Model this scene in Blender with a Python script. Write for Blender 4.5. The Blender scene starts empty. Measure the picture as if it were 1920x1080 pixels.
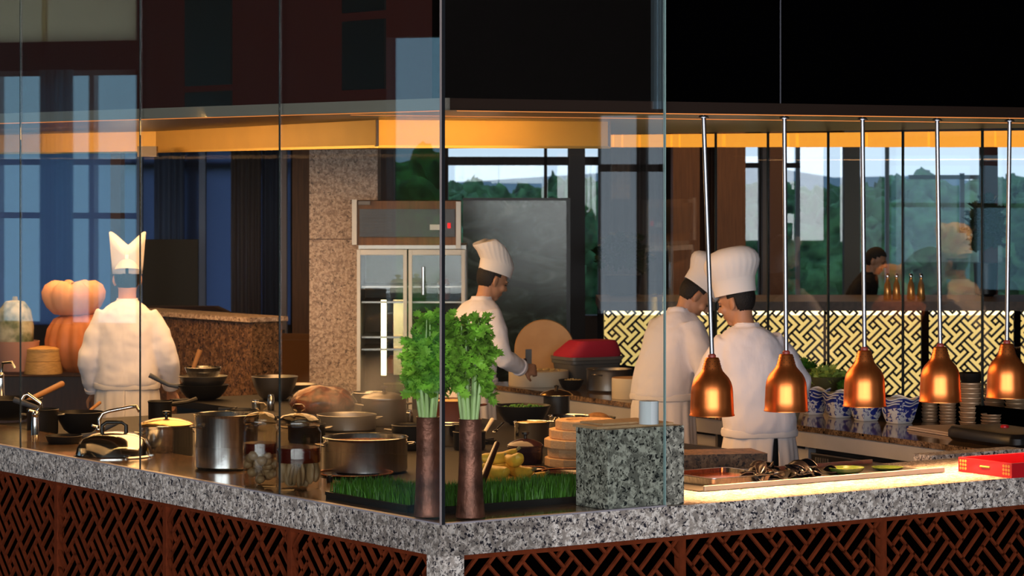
import bpy, bmesh, math, random
from mathutils import Vector, Matrix, noise
PI = math.pi
random.seed(7)
S = bpy.context.scene
COL = S.collection
# ---------------------------------------------------------------- camera, world, exposure, large lights
EYE = 2.30                       # lens height above the floor
FPX = 5533.33                    # focal length in pixels of a 1920 frame
HOR = 315.0                      # horizon row
cam = bpy.data.cameras.new('camera'); cam_o = bpy.data.objects.new('camera', cam); COL.objects.link(cam_o)
cam.sensor_width = 36; cam.lens = 36*FPX/1920
cam_o.location = (0, 0, EYE); cam_o.rotation_euler = (PI/2, 0, 0)
cam.shift_y = -(540-HOR)/1920
cam.clip_start = .1; cam.clip_end = 300
cam.dof.use_dof = True; cam.dof.focus_distance = 12.4; cam.dof.aperture_fstop = 10
S.camera = cam_o
S.view_settings.view_transform = 'Standard'; S.view_settings.look = 'None'
S.view_settings.exposure = 0.0; S.view_settings.gamma = 1; S.view_settings.use_curve_mapping = False
S.cycles.use_denoising = True
S.cycles.max_bounces = 8; S.cycles.transparent_max_bounces = 28; S.cycles.glossy_bounces = 5
S.cycles.diffuse_bounces = 3; S.cycles.sample_clamp_indirect = 4; S.cycles.caustics_reflective = False; S.cycles.caustics_refractive = False
W = bpy.data.worlds.new('sky'); S.world = W; W.use_nodes = True
nt = W.node_tree; nt.nodes.clear()
wo = nt.nodes.new('ShaderNodeOutputWorld'); bg = nt.nodes.new('ShaderNodeBackground')
tc = nt.nodes.new('ShaderNodeTexCoord'); sx = nt.nodes.new('ShaderNodeSeparateXYZ'); rp = nt.nodes.new('ShaderNodeValToRGB')
nt.links.new(tc.outputs['Generated'], sx.inputs[0]); nt.links.new(sx.outputs['Z'], rp.inputs[0])
rp.color_ramp.elements[0].position = 0.0; rp.color_ramp.elements[0].color = (.66, .80, .95, 1)
rp.color_ramp.elements[1].position = .5; rp.color_ramp.elements[1].color = (.42, .62, .92, 1)
nt.links.new(rp.outputs[0], bg.inputs[0]); bg.inputs[1].default_value = 1.5
nt.links.new(bg.outputs[0], wo.inputs[0])

# kitchen frame: corner of the counter, e2 runs along the right counter, e1 along the left one
E1 = Vector((-.5718, .8204, 0)).normalized(); E2 = Vector((.8204, .5718, 0)).normalized()
ANG = math.atan2(E2.y, E2.x)
def P(x, y, Y): return Vector(((x-960)/FPX*Y, Y, EYE-(y-HOR)/FPX*Y))
def PZ(x, y, z): return P(x, y, (EYE-z)*FPX/(y-HOR))
def sc(Y): return Y/FPX
C0 = PZ(828, 985, .98); C0.z = 0
def K(u, v, z=0): return C0 + E2*u + E1*v + Vector((0, 0, z))
def uK(x, v):     # u on the line v=const that shows at column x
    k = (x-960)/FPX; b = C0 + E1*v
    return (k*b.y-b.x)/(E2.x-k*E2.y)
def vK(x, u):
    k = (x-960)/FPX; b = C0 + E2*u
    return (k*b.y-b.x)/(E1.x-k*E1.y)

def area(name, loc, size, power, color, rot=(0, 0, 0)):
    l = bpy.data.lights.new(name, 'AREA'); l.shape = 'RECTANGLE'; l.size, l.size_y = size; l.energy = power; l.color = color
    o = bpy.data.objects.new(name, l); o.location = loc; o.rotation_euler = rot; COL.objects.link(o); return o
WARM = (1, .50, .19)
area('hood_light', K(1.6, 3.2, 2.36), (1.6, 3.4), 95, WARM, (0, 0, ANG))
area('hood_light', K(2.6, 7.0, 2.36), (1.6, 3.4), 110, WARM, (0, 0, ANG))
area('prep_light', K(4.0, 4.4, 2.52), (.8, 5.2), 130, (1, .63, .38), (0, 0, ANG))
area('hall_fill_light', (-2, -3.2, 2.3), (20, 3.6), 1650, (.97, .95, .96), (PI/2, 0, 0))  # added fill lamp behind the lens, brightens the counter fronts
area('dining_light', (0, 26.5, 2.75), (8, 3), 60, (1, .55, .25))
area('dining_light', (-5, 24, 2.75), (5, 3), 40, (1, .55, .25))

# ---------------------------------------------------------------- materials
def mat(name, col=(.5, .5, .5), rough=.5, metal=0., emit=None, es=0., spec=None, bump=0., bscale=40., bstretch=(1, 1, 1), var=0., vscale=6., trans=0., coat=0., sheen=0., sss=0., aniso=0.):
    m = bpy.data.materials.new(name); m.use_nodes = True; n = m.node_tree; b = n.nodes['Principled BSDF']
    c = tuple(col)+(1,)
    b.inputs['Base Color'].default_value = c; b.inputs['Roughness'].default_value = rough; b.inputs['Metallic'].default_value = metal
    if spec is not None: b.inputs['Specular IOR Level'].default_value = spec
    if emit: b.inputs['Emission Color'].default_value = tuple(emit)+(1,); b.inputs['Emission Strength'].default_value = es
    if coat: b.inputs['Coat Weight'].default_value = coat; b.inputs['Coat Roughness'].default_value = .08
    if sheen: b.inputs['Sheen Weight'].default_value = sheen
    if sss: b.inputs['Subsurface Weight'].default_value = sss; b.inputs['Subsurface Scale'].default_value = .01
    if aniso: b.inputs['Anisotropic'].default_value = aniso
    if bump or var:
        t = n.nodes.new('ShaderNodeTexCoord'); mp = n.nodes.new('ShaderNodeMapping'); mp.inputs['Scale'].default_value = bstretch
        n.links.new(t.outputs['Object'], mp.inputs[0])
    if bump:
        nz = n.nodes.new('ShaderNodeTexNoise'); nz.inputs['Scale'].default_value = bscale; nz.inputs['Detail'].default_value = 4
        bp = n.nodes.new('ShaderNodeBump'); bp.inputs['Strength'].default_value = min(1, bump); bp.inputs['Distance'].default_value = .01*max(1, bump)
        n.links.new(mp.outputs[0], nz.inputs['Vector']); n.links.new(nz.outputs[0], bp.inputs['Height']); n.links.new(bp.outputs[0], b.inputs['Normal'])
    if var:
        n2 = n.nodes.new('ShaderNodeTexNoise'); n2.inputs['Scale'].default_value = vscale; n2.inputs['Detail'].default_value = 5
        r = n.nodes.new('ShaderNodeValToRGB'); r.color_ramp.elements[0].position = .3; r.color_ramp.elements[1].position = .7
        r.color_ramp.elements[0].color = tuple(max(0, x*(1-var)) for x in col)+(1,); r.color_ramp.elements[1].color = tuple(min(1, x*(1+var)) for x in col)+(1,)
        n.links.new(mp.outputs[0], n2.inputs['Vector']); n.links.new(n2.outputs[0], r.inputs[0]); n.links.new(r.outputs[0], b.inputs['Base Color'])
    return m
def ramp_mat(name, stops, scale, detail=3, rough=.4, kind='noise', stretch=(1, 1, 1), metal=0., bump=0., distort=0., coat=0.):
    m = bpy.data.materials.new(name); m.use_nodes = True; n = m.node_tree; b = n.nodes['Principled BSDF']
    b.inputs['Roughness'].default_value = rough; b.inputs['Metallic'].default_value = metal
    if coat: b.inputs['Coat Weight'].default_value = coat
    t = n.nodes.new('ShaderNodeTexCoord'); mp = n.nodes.new('ShaderNodeMapping'); mp.inputs['Scale'].default_value = stretch
    n.links.new(t.outputs['Object'], mp.inputs[0])
    nz = n.nodes.new('ShaderNodeTexNoise'); nz.inputs['Scale'].default_value = scale; nz.inputs['Detail'].default_value = detail; nz.inputs['Distortion'].default_value = distort
    r = n.nodes.new('ShaderNodeValToRGB')
    while len(r.color_ramp.elements) < len(stops): r.color_ramp.elements.new(.5)
    for e, (p, c) in zip(r.color_ramp.elements, stops): e.position = p; e.color = tuple(c)+(1,)
    n.links.new(mp.outputs[0], nz.inputs['Vector']); n.links.new(nz.outputs[0], r.inputs[0]); n.links.new(r.outputs[0], b.inputs['Base Color'])
    if bump:
        bp = n.nodes.new('ShaderNodeBump'); bp.inputs['Strength'].default_value = bump; bp.inputs['Distance'].default_value = .005
        n.links.new(nz.outputs[0], bp.inputs['Height']); n.links.new(bp.outputs[0], b.inputs['Normal'])
    return m
def granite(name, base, light, dark, scale, rough=.35, amount=.0):
    m = bpy.data.materials.new(name); m.use_nodes = True; n = m.node_tree; b = n.nodes['Principled BSDF']; b.inputs['Roughness'].default_value = rough
    t = n.nodes.new('ShaderNodeTexCoord')
    def nz(s, d, dist=0.):
        x = n.nodes.new('ShaderNodeTexNoise'); x.inputs['Scale'].default_value = s; x.inputs['Detail'].default_value = d; x.inputs['Distortion'].default_value = dist
        n.links.new(t.outputs['Object'], x.inputs['Vector']); return x
    def rr(src, a, c):
        x = n.nodes.new('ShaderNodeValToRGB'); x.color_ramp.elements[0].position = a; x.color_ramp.elements[1].position = c
        x.color_ramp.elements[0].color = (0, 0, 0, 1); x.color_ramp.elements[1].color = (1, 1, 1, 1); n.links.new(src, x.inputs[0]); return x
    def mix(f, c1, c2):
        x = n.nodes.new('ShaderNodeMix'); x.data_type = 'RGBA'; n.links.new(f, x.inputs['Factor'])
        for i, c in ((6, c1), (7, c2)):
            if isinstance(c, tuple): x.inputs[i].default_value = c+(1,)
            else: n.links.new(c, x.inputs[i])
        return x.outputs[2]
    a = mix(rr(nz(scale, 4, .6).outputs[0], .42, .56).outputs[0], base, light)
    a2 = mix(rr(nz(scale*.55, 3, .3).outputs[0], .50, .60).outputs[0], a, tuple(.72*x+.1*y for x, y in zip(base, dark)))
    a3 = mix(rr(nz(scale*1.25, 3, 1.0).outputs[0], .56-amount, .62-amount).outputs[0], a2, dark)
    n.links.new(a3, b.inputs['Base Color'])
    return m
def glassy(name, tint=(1, 1, 1), ior=1.5, rough=0.):
    """architectural glass: straight transmission plus fresnel reflection"""
    m = bpy.data.materials.new(name); m.use_nodes = True; n = m.node_tree; n.nodes.clear()
    o = n.nodes.new('ShaderNodeOutputMaterial'); mx = n.nodes.new('ShaderNodeMixShader'); tr = n.nodes.new('ShaderNodeBsdfTransparent'); gl = n.nodes.new('ShaderNodeBsdfGlossy')
    tr.inputs[0].default_value = tuple(tint)+(1,); gl.inputs['Roughness'].default_value = rough
    g = n.nodes.new('ShaderNodeNewGeometry'); iv = n.nodes.new('ShaderNodeMix'); iv.data_type = 'FLOAT'; iv.inputs[2].default_value = ior; iv.inputs[3].default_value = 1/ior
    n.links.new(g.outputs['Backfacing'], iv.inputs[0]); fr = n.nodes.new('ShaderNodeFresnel'); n.links.new(iv.outputs[0], fr.inputs['IOR'])
    n.links.new(fr.outputs[0], mx.inputs[0]); n.links.new(tr.outputs[0], mx.inputs[1]); n.links.new(gl.outputs[0], mx.inputs[2]); n.links.new(mx.outputs[0], o.inputs[0])
    return m
def emis(name, col, s):
    m = bpy.data.materials.new(name); m.use_nodes = True; n = m.node_tree; n.nodes.clear()
    o = n.nodes.new('ShaderNodeOutputMaterial'); e = n.nodes.new('ShaderNodeEmission'); e.inputs[0].default_value = tuple(col)+(1,); e.inputs[1].default_value = s
    n.links.new(e.outputs[0], o.inputs[0]); return m

G_LIGHT = granite('pale_granite', (.52, .44, .38), (.97, .88, .80), (.02, .018, .03), 62, .4, .015)
G_COL = granite('column_granite', (.50, .36, .27), (.72, .57, .45), (.12, .08, .06), 60, .5, -.02)
G_BROWN = granite('brown_granite', (.15, .08, .04), (.27, .155, .08), (.018, .01, .008), 44, .45)
G_TOP = granite('polished_brown_granite', (.16, .095, .05), (.30, .19, .10), (.015, .01, .008), 60, .08)
G_BLOCK = granite('green_grey_granite', (.29, .28, .23), (.62, .60, .50), (.012, .014, .014), 52, .35, .01)
GLASS = glassy('clear_glass', (.965, .985, .975), 1.68)
GLASS_J = glassy('jar_glass', (.88, .83, .72), 1.65)
GLASS_B = glassy('partition_glass', (.97, .985, .98), 1.42)
GLASS_TEAL = glassy('teal_window_glass', (.66, .84, .90), 1.5)
GLASS_T = glassy('tinted_window_glass', (.88, .90, .92))
GEDGE = mat('glass_edge', (.012, .018, .016), .5)
BLACKSEAL = mat('black_seal', (.006, .008, .012), .5)
STEEL = mat('brushed_steel', (.52, .52, .52), .22, 1., var=.25, vscale=8, bstretch=(12, 12, .5))
STEEL_P = mat('polished_steel', (.66, .65, .63), .12, 1.)
STEEL_D = mat('dull_steel', (.34, .33, .32), .38, 1., var=.15, vscale=5)
CHROME = mat('chrome', (.75, .75, .75), .1, 1.)
COPPER = mat('brushed_copper', (.95, .25, .06), .33, .9, var=.1, vscale=10, bstretch=(6, 6, .3))
COPPER_D = mat('aged_copper', (.22, .085, .055), .42, .6, var=.65, vscale=11, bump=.3, bscale=60)
BRASS = mat('amber_hood_metal', (.80, .42, .08), .42, .35, var=.08, vscale=3)
GOLD = mat('golden_frieze', (.85, .40, .06), .6, 0, emit=(1, .36, .035), es=1.0, var=.15, vscale=14)
BLACK = mat('black_lacquer', (.008, .008, .008), .35)
MATTE_BLACK = mat('matte_black', (.0008, .0008, .001), .95, spec=0.)
IRON = mat('black_iron', (.015, .014, .013), .42, .4)
DWOOD = mat('dark_brown_wood', (.055, .020, .010), .5, var=.3, vscale=8, bstretch=(8, 8, .6))
RWOOD = mat('red_brown_lattice_wood', (.17, .030, .008), .8, spec=.15, var=.25, vscale=20)
BWOOD = mat('warm_brown_wood', (.20, .085, .028), .55, var=.25, vscale=6, bstretch=(10, 10, .5))
OWOOD = ramp_mat('pale_board_wood', [(.3, (.56, .32, .15)), (.7, (.74, .46, .24))], 14, 5, .6, stretch=(1, 6, 12), distort=1)
TANW = ramp_mat('tan_board_wood', [(.3, (.50, .29, .11)), (.7, (.66, .42, .19))], 6, 5, .5)
CREAM = mat('cream_block', (.74, .66, .52), .5, var=.06)
WHITE = mat('white_cotton', (.86, .84, .93), .85, bump=.9, bscale=7, bstretch=(1.4, 1.4, .45), sheen=.15)
WHITE_P = mat('white_paper_hat', (.88, .84, .84), .8)
APRON = mat('white_apron_cotton', (.84, .81, .84), .9, bump=.35, bscale=12, bstretch=(1, 1, .25))
SKIN = mat('skin', (.50, .25, .145), .5, sss=.05)
HAIR = mat('black_hair', (.005, .004, .004), .7, bump=.5, bscale=120)
TROUSER = mat('black_trousers', (.012, .012, .014), .8)
WFRAME = mat('white_enamel_frame', (.72, .74, .72), .35)
DARKGLASS = mat('dark_glass_front', (.008, .007, .008), .35)
RED = mat('red_lacquer', (.62, .012, .02), .3, coat=.3)
PINK = mat('crimson_cloth', (.55, .008, .035), .7)
GOLDLEAF = mat('gold_ornament', (.75, .42, .10), .4, .6)
PORC = mat('white_porcelain', (.78, .78, .78), .15)
BLUE = mat('blue_glaze', (.02, .035, .25), .15)
CELG = mat('celery_leaf', (.27, .54, .05), .5, var=.65, vscale=14, sss=.0)
CELS = mat('celery_stalk', (.62, .85, .34), .4, var=.2, vscale=8, bstretch=(20, 20, .5))
GRASSM = mat('wheatgrass_blade', (.07, .23, .012), .5, var=.4, vscale=18)
SOIL = mat('dark_tray', (.012, .010, .009), .35)
SQUASH = mat('yellow_squash', (.86, .52, .05), .45, var=.15, vscale=30, bump=.3, bscale=50)
PUMP = mat('pale_orange_pumpkin', (.72, .36, .20), .55, var=.2, vscale=8)
PUMP2 = mat('deep_orange_pumpkin', (.50, .17, .06), .55, var=.25, vscale=8)
GOURD = ramp_mat('green_white_gourd', [(.4, (.10, .14, .07)), (.6, (.52, .52, .40))], 9, 3, .5)
BAMB = mat('bamboo', (.52, .30, .10), .6, var=.25, vscale=30, bstretch=(1, 1, 6))
TERRA = mat('rose_clay', (.42, .22, .17), .6)
MEATM = ramp_mat('braised_meat', [(.35, (.035, .007, .004)), (.55, (.13, .03, .011)), (.75, (.30, .11, .045))], 18, 5, .3, distort=1.5, bump=.6)
SOUP = mat('orange_brown_broth', (.50, .22, .08), .12, var=.2, vscale=15)
LIQ = mat('dark_red_liquor', (.10, .008, .004), .08)
GARL = mat('pickled_garlic', (.42, .28, .17), .4, var=.2, vscale=20)
LACQ = mat('brown_lacquer', (.045, .012, .008), .2, coat=.4)
COPRIM = mat('copper_rim', (.75, .32, .12), .25, .9)
MUSS = mat('black_shell', (.006, .005, .006), .28)
LETT = mat('pale_green_lettuce', (.30, .42, .08), .55, var=.4, vscale=20)
HERB = mat('dark_green_herb', (.05, .17, .015), .55, var=.4, vscale=30)
OLIVEB = mat('olive_ceramic', (.075, .075, .03), .35)
PLANT = mat('dark_leaf', (.02, .055, .015), .5, var=.5, vscale=9)
TREEM = mat('tree_foliage', (.045, .12, .04), .9, var=.8, vscale=3.5)
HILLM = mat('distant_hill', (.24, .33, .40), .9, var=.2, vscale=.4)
CURT = mat('blue_grey_curtain', (.20, .27, .42), .9)
FLOORM = ramp_mat('dark_stone_floor', [(.3, (.03, .024, .02)), (.7, (.055, .045, .04))], 3, 4, .3)
CEILM = mat('dark_ceiling', (.02, .018, .016), .8)
PAPER = mat('white_paper_roll', (.90, .93, .96), .8)
RUST = mat('orange_ember', (.5, .2, .05), .5)
NOOD = mat('pale_noodles', (.66, .50, .22), .6, var=.3, vscale=40)
WSPOON = mat('spoon_wood', (.42, .19, .06), .6)

# ---------------------------------------------------------------- mesh tools
class MB:
    def __init__(s): s.v = []; s.f = []; s.mi = []; s.cur = 0
    def add(s, vs, fs):
        o = len(s.v); s.v += [Vector(p) for p in vs]; s.f += [tuple(i+o for i in q) for q in fs]; s.mi += [s.cur]*len(fs)
    def box(s, c, d, rz=0., R=None):
        R = R or Matrix.Rotation(rz, 3, 'Z'); c = Vector(c)
        s.add([c+R@Vector((x*d[0]/2, y*d[1]/2, z*d[2]/2)) for x in (-1, 1) for y in (-1, 1) for z in (-1, 1)],
              [(0, 1, 3, 2), (4, 6, 7, 5), (0, 4, 5, 1), (2, 3, 7, 6), (0, 2, 6, 4), (1, 5, 7, 3)])
        return s
    def b2(s, lo, hi):
        return s.box([(a+b)/2 for a, b in zip(lo, hi)], [abs(b-a) for a, b in zip(lo, hi)])
    def rings(s, rs, cap=True, closed=True):
        n = len(rs[0]); vs = [p for r in rs for p in r]; fs = []
        for i in range(len(rs)-1):
            for j in range(n if closed else n-1):
                k = (j+1) % n; fs.append((i*n+j, i*n+k, (i+1)*n+k, (i+1)*n+j))
        if cap: fs.append(tuple(range(n))[::-1]); fs.append(tuple((len(rs)-1)*n+j for j in range(n)))
        s.add(vs, fs); return s
    def lathe(s, prof, n=40, c=(0, 0, 0), sx=1, sy=1, cap=True, fn=None, R=None):
        rs = []
        for r, z in prof:
            rg = []
            for j in range(n):
                a = 2*PI*j/n; p = Vector((r*math.cos(a)*sx, r*math.sin(a)*sy, z))
                if fn: p = fn(p, a, r, z)
                if R: p = R@p
                rg.append(p+Vector(c))
            rs.append(rg)
        return s.rings(rs, cap)
    def tube(s, pts, rad, n=10, flat=1.):
        pts = [Vector(p) for p in pts]
        if not hasattr(rad, '__len__'): rad = [rad]*len(pts)
        rs = []; up = Vector((0, 0, 1)); prev = None
        for i, p in enumerate(pts):
            t = (pts[min(i+1, len(pts)-1)]-pts[max(i-1, 0)]).normalized()
            if prev is None:
                a = t.cross(up)
                if a.length < .1: a = t.cross(Vector((1, 0, 0)))
            else: a = prev-t*prev.dot(t)
            a.normalize(); b = t.cross(a); prev = a
            rs.append([p+a*rad[i]*math.cos(2*PI*j/n)+b*rad[i]*flat*math.sin(2*PI*j/n) for j in range(n)])
        return s.rings(rs)
    def ell(s, c, r, R=None, n=20, m=12):
        R = R or Matrix.Identity(3); c = Vector(c); rs = []
        for i in range(1, m):
            t = PI*i/m
            rs.append([c+R@Vector((r[0]*math.sin(t)*math.cos(2*PI*j/n), r[1]*math.sin(t)*math.sin(2*PI*j/n), -r[2]*math.cos(t))) for j in range(n)])
        o = len(s.v); s.rings(rs, cap=False)
        b = len(s.v); s.add([c+R@Vector((0, 0, -r[2])), c+R@Vector((0, 0, r[2]))], [])
        L = o+(m-2)*n
        for j in range(n):
            k = (j+1) % n; s.f.append((o+k, o+j, b)); s.f.append((L+j, L+k, b+1)); s.mi += [s.cur]*2
        return s
    def build(s, name, mats, parent=None, loc=(0, 0, 0), rz=0., smooth=True, bev=0., label=None, cat=None, group=None, kind=None, angle=38, fix=True):
        me = bpy.data.meshes.new(name); me.from_pydata([tuple(p) for p in s.v], [], s.f)
        if not isinstance(mats, (list, tuple)): mats = [mats]
        for m in mats: me.materials.append(m)
        if len(mats) > 1: me.polygons.foreach_set('material_index', s.mi)
        if fix:
            bm = bmesh.new(); bm.from_mesh(me); bmesh.ops.recalc_face_normals(bm, faces=bm.faces); bm.to_mesh(me); bm.free()
        if smooth:
            me.polygons.foreach_set('use_smooth', [True]*len(me.polygons)); me.set_sharp_from_angle(angle=math.radians(angle))
        me.update()
        o = bpy.data.objects.new(name, me); COL.objects.link(o); o.location = loc; o.rotation_euler = (0, 0, rz)
        if parent: o.parent = parent
        if bev:
            b = o.modifiers.new('edge', 'BEVEL'); b.width = bev; b.segments = 2; b.limit_method = 'ANGLE'
        tag(o, label, cat, group, kind); return o
def tag(o, label=None, cat=None, group=None, kind=None):
    if label: o['label'] = label
    if cat: o['category'] = cat
    if group: o['group'] = group
    if kind: o['kind'] = kind
    return o
def T(name, label, cat, loc, rz=0., group=None):
    o = bpy.data.objects.new(name, None); o.empty_display_size = .1; COL.objects.link(o); o.location = loc; o.rotation_euler = (0, 0, rz)
    return tag(o, label, cat, group)
def dup(o, loc, rz=None, label=None, group=None, parent=None):
    c = o.copy(); COL.objects.link(c)
    if parent: c.parent = parent
    else:
        if loc is not None: c.location = loc
        if rz is not None: c.rotation_euler = (0, 0, rz)
        if label: c['label'] = label
        if group: c['group'] = group
    for ch in KIDS.get(o.name) or [x for x in o.children]:
        dup(ch, None, parent=c)
    return c
KIDS = {}
def ST(m, name, mats, **k):
    k.setdefault('smooth', False); return m.build(name, mats, kind='structure', **k)
def kbox(u0, u1, v0, v1, z0, z1, m=None):
    """box in the kitchen frame"""
    m = m or MB(); m.box(K((u0+u1)/2, (v0+v1)/2, (z0+z1)/2), (u1-u0, v1-v0, z1-z0), ANG); return m
def pbox(x0, x1, y0, y1, Y, dep, m=None):
    """box facing the lens whose front face spans these columns and rows at depth Y"""
    m = m or MB(); a = P(x0, y0, Y); b = P(x1, y1, Y)
    m.b2((a.x, Y, b.z), (b.x, Y+dep, a.z)); return m
ORD = ['first', 'second', 'third', 'fourth', 'fifth', 'sixth', 'seventh', 'eighth', 'ninth', 'tenth', 'eleventh', 'twelfth', 'thirteenth', 'fourteenth']
# ---------------------------------------------------------------- room shell
m = MB(); m.b2((-14, -4, -.1), (14, 36, 0)); ST(m, 'floor', FLOORM)
m = MB(); m.b2((-14, -4, 4.2), (14, 36, 4.3)); ST(m, 'ceiling', CEILM)
WALLM = mat('hall_wall', (.05, .032, .024), .7); WALLD = mat('hall_wall_dark', (.02, .012, .010), .7)
BEIGE = mat('beige_blind', (.55, .50, .38), .9)
def wall_x(name, X, th, openings, mt, y0=-4, y1=36):
    """wall along Y at X; openings = (ya, yb, za, zb)"""
    m = MB(); y = y0
    for ya, yb, za, zb in sorted(openings):
        m.b2((X, y, 0), (X+th, ya, 4.2)); m.b2((X, ya, 0), (X+th, yb, za)); m.b2((X, ya, zb), (X+th, yb, 4.2)); y = yb
    m.b2((X, y, 0), (X+th, y1, 4.2)); return ST(m, name, mt)
# the hall's side windows (they are what the front glass mirrors)
wall_x('wall_left', -12.2, .2, [(15.55, 16.15, .55, 3.30), (18.35, 20.7, 1.0, 3.12), (20.9, 23.5, 1.0, 3.12), (18.35, 20.7, 3.32, 4.0)], WALLM) if False else None
m = MB()
for ya, yb, za, zb in [(-4, 15.5, 0, 4.2), (15.5, 16.05, 0, .5), (15.5, 16.05, 3.35, 4.2), (16.05, 18.3, 0, 4.2), (18.3, 23, 0, 1.0), (18.3, 23, 3.12, 3.36), (18.3, 23, 4.1, 4.2), (23, 36, 0, 4.2)]:
    m.b2((-12.2, ya, za), (-12, yb, zb))
ST(m, 'wall_left', WALLM)
def mullions(name, X, ys, z0, z1, w, mt, zs=()):
    m = MB()
    for y in ys: m.b2((X-.04, y-w/2, z0), (X+.04, y+w/2, z1))
    for z in zs: m.b2((X-.035, ys[0], z-w/2), (X+.035, ys[-1], z+w/2))
    return ST(m, name, mt)
mullions('window_1', -12.1, [18.3, 18.75, 19.2, 19.65, 20.1, 20.55, 21, 22, 23], 1.0, 3.12, .05, mat('pale_aluminium', (.5, .52, .52), .4), (1.9, 2.35, 3.1))
m = MB(); m.b2((-12.14, 18.3, 1.0), (-12.13, 23, 3.12)); m.b2((-12.14, 15.5, .5), (-12.13, 16.05, 3.35)); ST(m, 'window_2', GLASS_TEAL)
# sheer curtain with folds in front of the side window
def curtain(name, lbl, p0, p1, z0, z1, mt, folds=10, amp=.04, group=None, n=None):
    p0 = Vector((p0[0], p0[1], 0)); p1 = Vector((p1[0], p1[1], 0)); d = (p1-p0); nn = Vector((-d.y, d.x, 0)).normalized(); k = n or folds*8
    a = []; b = []
    for i in range(k+1):
        t = i/k; q = p0+d*t+nn*amp*math.sin(2*PI*folds*t+1.3*math.sin(9*t)); a.append(q+Vector((0, 0, z0))); b.append(q+Vector((0, 0, z1)))
    m = MB(); m.rings([a, b], cap=False, closed=False)
    o = m.build(name, mt, label=lbl, cat='curtain', group=group, fix=False); s = o.modifiers.new('thick', 'SOLIDIFY'); s.thickness = .008; return o
def translucent(name, c, tr):
    m = bpy.data.materials.new(name); m.use_nodes = True; n = m.node_tree; n.nodes.clear()
    o = n.nodes.new('ShaderNodeOutputMaterial'); mx = n.nodes.new('ShaderNodeMixShader'); a = n.nodes.new('ShaderNodeBsdfTranslucent'); b = n.nodes.new('ShaderNodeBsdfDiffuse')
    a.inputs[0].default_value = tuple(c)+(1,); b.inputs[0].default_value = tuple(c)+(1,); mx.inputs[0].default_value = tr
    n.links.new(b.outputs[0], mx.inputs[1]); n.links.new(a.outputs[0], mx.inputs[2]); n.links.new(mx.outputs[0], o.inputs[0]); return m
SHEER = translucent('sheer_blue_curtain', (.62, .82, .88), .85); BLIND = translucent('beige_blind_cloth', (.97, .90, .70), .9)
curtain('curtain', 'sheer blue-grey curtain hanging in the side window of the hall', (-11.9, 18.85), (-11.9, 19.15), 1.0, 3.12, SHEER, 7, .03)
curtain('curtain', 'half drawn sheer curtain beside the hall side window post', (-11.9, 19.95), (-11.9, 20.25), 1.0, 3.12, SHEER, 4, .03)
m = MB(); m.b2((-12.12, 18.3, 3.36), (-12.1, 23, 4.1)); 
for y in (19.2, 20.1, 21): m.b2((-12.09, y-.02, 3.36), (-12.06, y+.02, 4.1))
m.build('roller_blind', BLIND, smooth=False, label='long beige roller blind over the upper side windows', cat='blind')
# right hall wall with one tall window
m = MB()
for ya, yb, za, zb in [(-4, 7.35, 0, 4.2), (7.35, 8.3, 0, 1.1), (7.35, 8.3, 2.75, 4.2), (8.3, 36, 0, 4.2)]:
    m.b2((12, ya, za), (12.2, yb, zb))
ST(m, 'wall_right', WALLM)
m = MB(); 
for y in (7.35, 7.75, 8.3): m.b2((12.05, y-.04, 1.1), (12.12, y+.04, 2.75))
for z in (1.1, 2.3, 2.75): m.b2((12.05, 7.35, z-.03), (12.12, 8.3, z+.03))
ST(m, 'window_3', DWOOD)
# ---------------------------------------------------------------- far wall of the dining room, columns, curtains, windows
YB = 34.0
def wx(x, Y=YB): return (x-960)/FPX*Y
def strip(name, x0, x1, Y, dep, z0, z1, mt, **k):
    m = MB(); m.b2((wx(x0, Y), Y, z0), (wx(x1, Y), Y+dep, z1)); return m.build(name, mt, smooth=False, **k)
m = MB()
for x0, x1, za, zb in [(-1200, -160, 0, 4.2), (-160, 580, 0, .55), (-160, 580, 2.62, 4.2), (545, 840, 0, 4.2), (840, 1065, 0, .4), (840, 1065, 2.62, 4.2), (1065, 1097, 0, 4.2), (1097, 1122, 0, .6), (1097, 1122, 2.62, 4.2),
                       (1122, 1397, 0, 4.2), (1397, 1424, 0, .6), (1397, 1424, 2.62, 4.2), (1424, 1470, 0, 4.2), (1470, 2200, 0, .72), (1470, 2200, 2.60, 4.2), (2200, 3200, 0, 4.2)]:
    m.b2((wx(x0), YB, za), (wx(x1), YB+.25, zb))
ST(m, 'wall_back', mat('far_wall', (.085, .055, .04), .8))
m = MB(); m.b2((wx(-160), YB+.1, .5), (wx(560), YB+.11, 2.7)); m.b2((wx(830), YB+.1, .4), (wx(1130), YB+.11, 2.7)); m.b2((wx(1390), YB+.1, .5), (wx(2200), YB+.11, 2.7)); ST(m, 'window_4', GLASS_T)
# window bars
m = MB(); m.b2((wx(226), YB-.03, 2.3), (wx(540), YB+.05, 2.39)); m.b2((wx(840), YB-.03, 2.33), (wx(1122), YB+.05, 2.43)); m.b2((wx(1397), YB-.03, 2.3), (wx(1500), YB+.05, 2.36))
for a, b in ((262, 266), (346, 372), (376, 380), (1020, 1026)): m.b2((wx(a), YB-.03, .5), (wx(b), YB+.05, 2.6))
ST(m, 'trim_1', DWOOD)
m = MB(); m.b2((wx(1800), YB-.02, 1.55), (wx(1808), YB+.05, 2.24)); m.b2((wx(1800), YB-.02, 1.55), (wx(1864), YB+.05, 1.62)); m.b2((wx(1704), YB-.02, 2.17), (wx(1864), YB+.05, 2.22)); m.b2((wx(1860), YB-.02, 1.55), (wx(1866), YB+.05, 2.24)); m.b2((wx(1660), YB-.02, .8), (wx(1667), YB+.05, 2.6)); m.b2((wx(1492), YB-.02, .8), (wx(1500), YB+.05, 2.6))
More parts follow.
